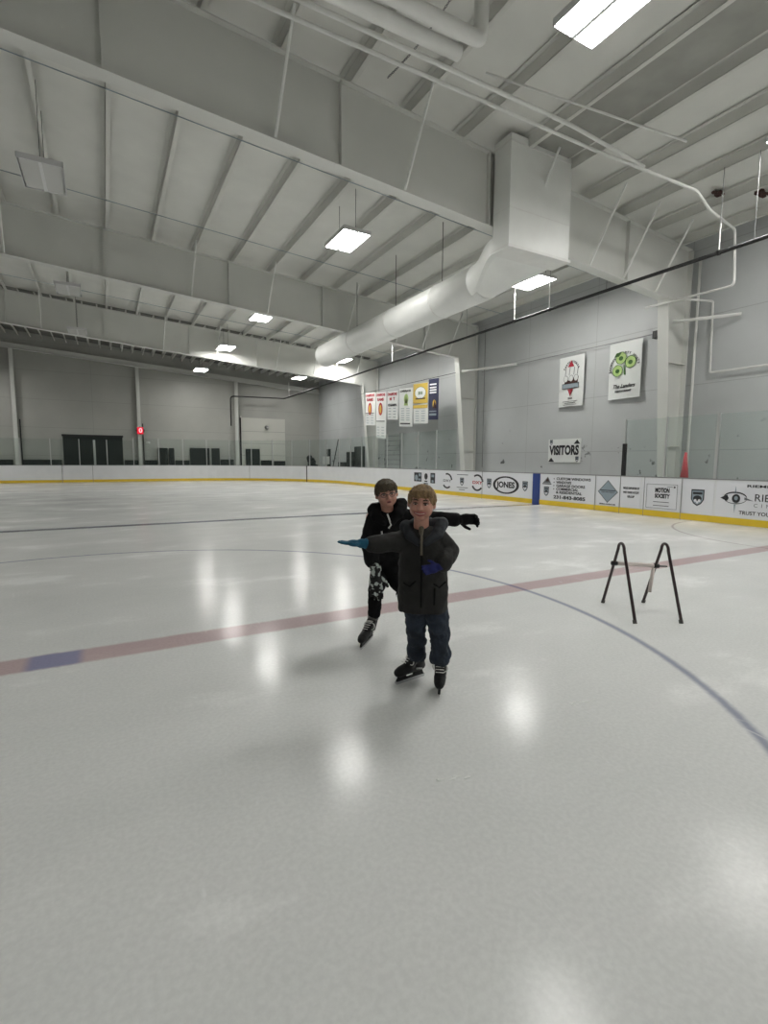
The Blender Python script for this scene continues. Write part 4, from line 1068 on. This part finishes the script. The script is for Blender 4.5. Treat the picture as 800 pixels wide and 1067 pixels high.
for a_, b_, c_ in ((P(-.09, 1.105, -.03), P(-.075, 1.05, .05), P(-.01, 1.0, .085)), (P(.125, 1.14, -.03), P(.10, 1.07, .04), P(.05, 1.0, .085))):
    capsule(bm, a_, .056, b_, .045); capsule(bm, b_, .045, c_, .026)
obj('hood', fuse(bm, .007, 2, (.016, .06)), 'fleece', kid, smooth=True)
bm = bmesh.new()
tube(bm, [P(.015, 1.07, .09), P(.03, 1.03, .10), P(.045, .98, .105), P(.025, .955, .105)], .007, 6); tube(bm, [P(-.03, .93, .10), P(-.022, .87, .105)], .007, 6)
obj('drawstring', bm, 'lace', hood)
# black trousers
bm = bmesh.new()
capsule(bm, P(-.03, .62, -.06), .085, P(-.075, .45, .03), .064); capsule(bm, P(-.075, .45, .03), .062, P(-.090, .25, .0), .050)
capsule(bm, P(.05, .61, -.08), .09, P(.13, .48, .02), .065); capsule(bm, P(.13, .48, .02), .062, P(.15, .50, -.22), .048)
o = obj('trousers', fuse(bm, .007, 2, (.018, .06)), 'fleece', kid, smooth=True)
skate(kid, F, P(-.100, .045, -.12), P(-.204, -.069, .176), P(-.098, .205, -.02))
an = P(.15, .50, -.26); skate(kid, F, P(.155, .40, -.33), P(.088, .385, -.15) , P(.15, .50, -.24))
glove(kid, 'glove', 'bone', P(-.078, .60, .11), V((0, 0, -1)) + F.r * .04, -F.n, .235, .12, 'black and white patterned glove', .10, -1)
glove(kid, 'glove', 'fleece', P(.565, 1.03, -.03), F.r + V((0, 0, .02)), -F.n - V((0, 0, .5)), .23, .9, 'thick black glove', .05, 1)

# ------------------------------------------------------------------ camera (solved from the rink markings)
cam = bpy.data.cameras.new('camera'); co = bpy.data.objects.new('camera', cam); C.objects.link(co)
f = 522.0; cam.sensor_fit = 'VERTICAL'; cam.sensor_height = 24; cam.lens = f / 1067 * 24
vy = V((110 - 400, -(478 - 533.5), -f)).normalized(); dh = V((1, -.0056, 0)); p0 = V((110 - 400, -(478 - 533.5), -f))
tt = -p0.dot(vy) / dh.dot(vy) if abs(dh.dot(vy)) > 1e-9 else 0
vx = (p0 + dh * tt).normalized(); vx = vx if vx.x > 0 else -vx; vz = vx.cross(vy)
Rw = Matrix((vx, vy, vz))                        # camera -> world
co.matrix_world = Matrix.Translation((0, 0, 1.5)) @ Rw.to_4x4()
cam.clip_end = 200; cam.clip_start = .05
sc = bpy.context.scene; sc.camera = co
w = bpy.data.worlds.new('hall'); sc.world = w; w.use_nodes = True; w.node_tree.nodes['Background'].inputs[0].default_value = (.02, .02, .02, 1)
sc.view_settings.view_transform = 'Standard'; sc.view_settings.look = 'None'; sc.view_settings.exposure = 0.0; sc.view_settings.gamma = 1; sc.view_settings.use_curve_mapping = False
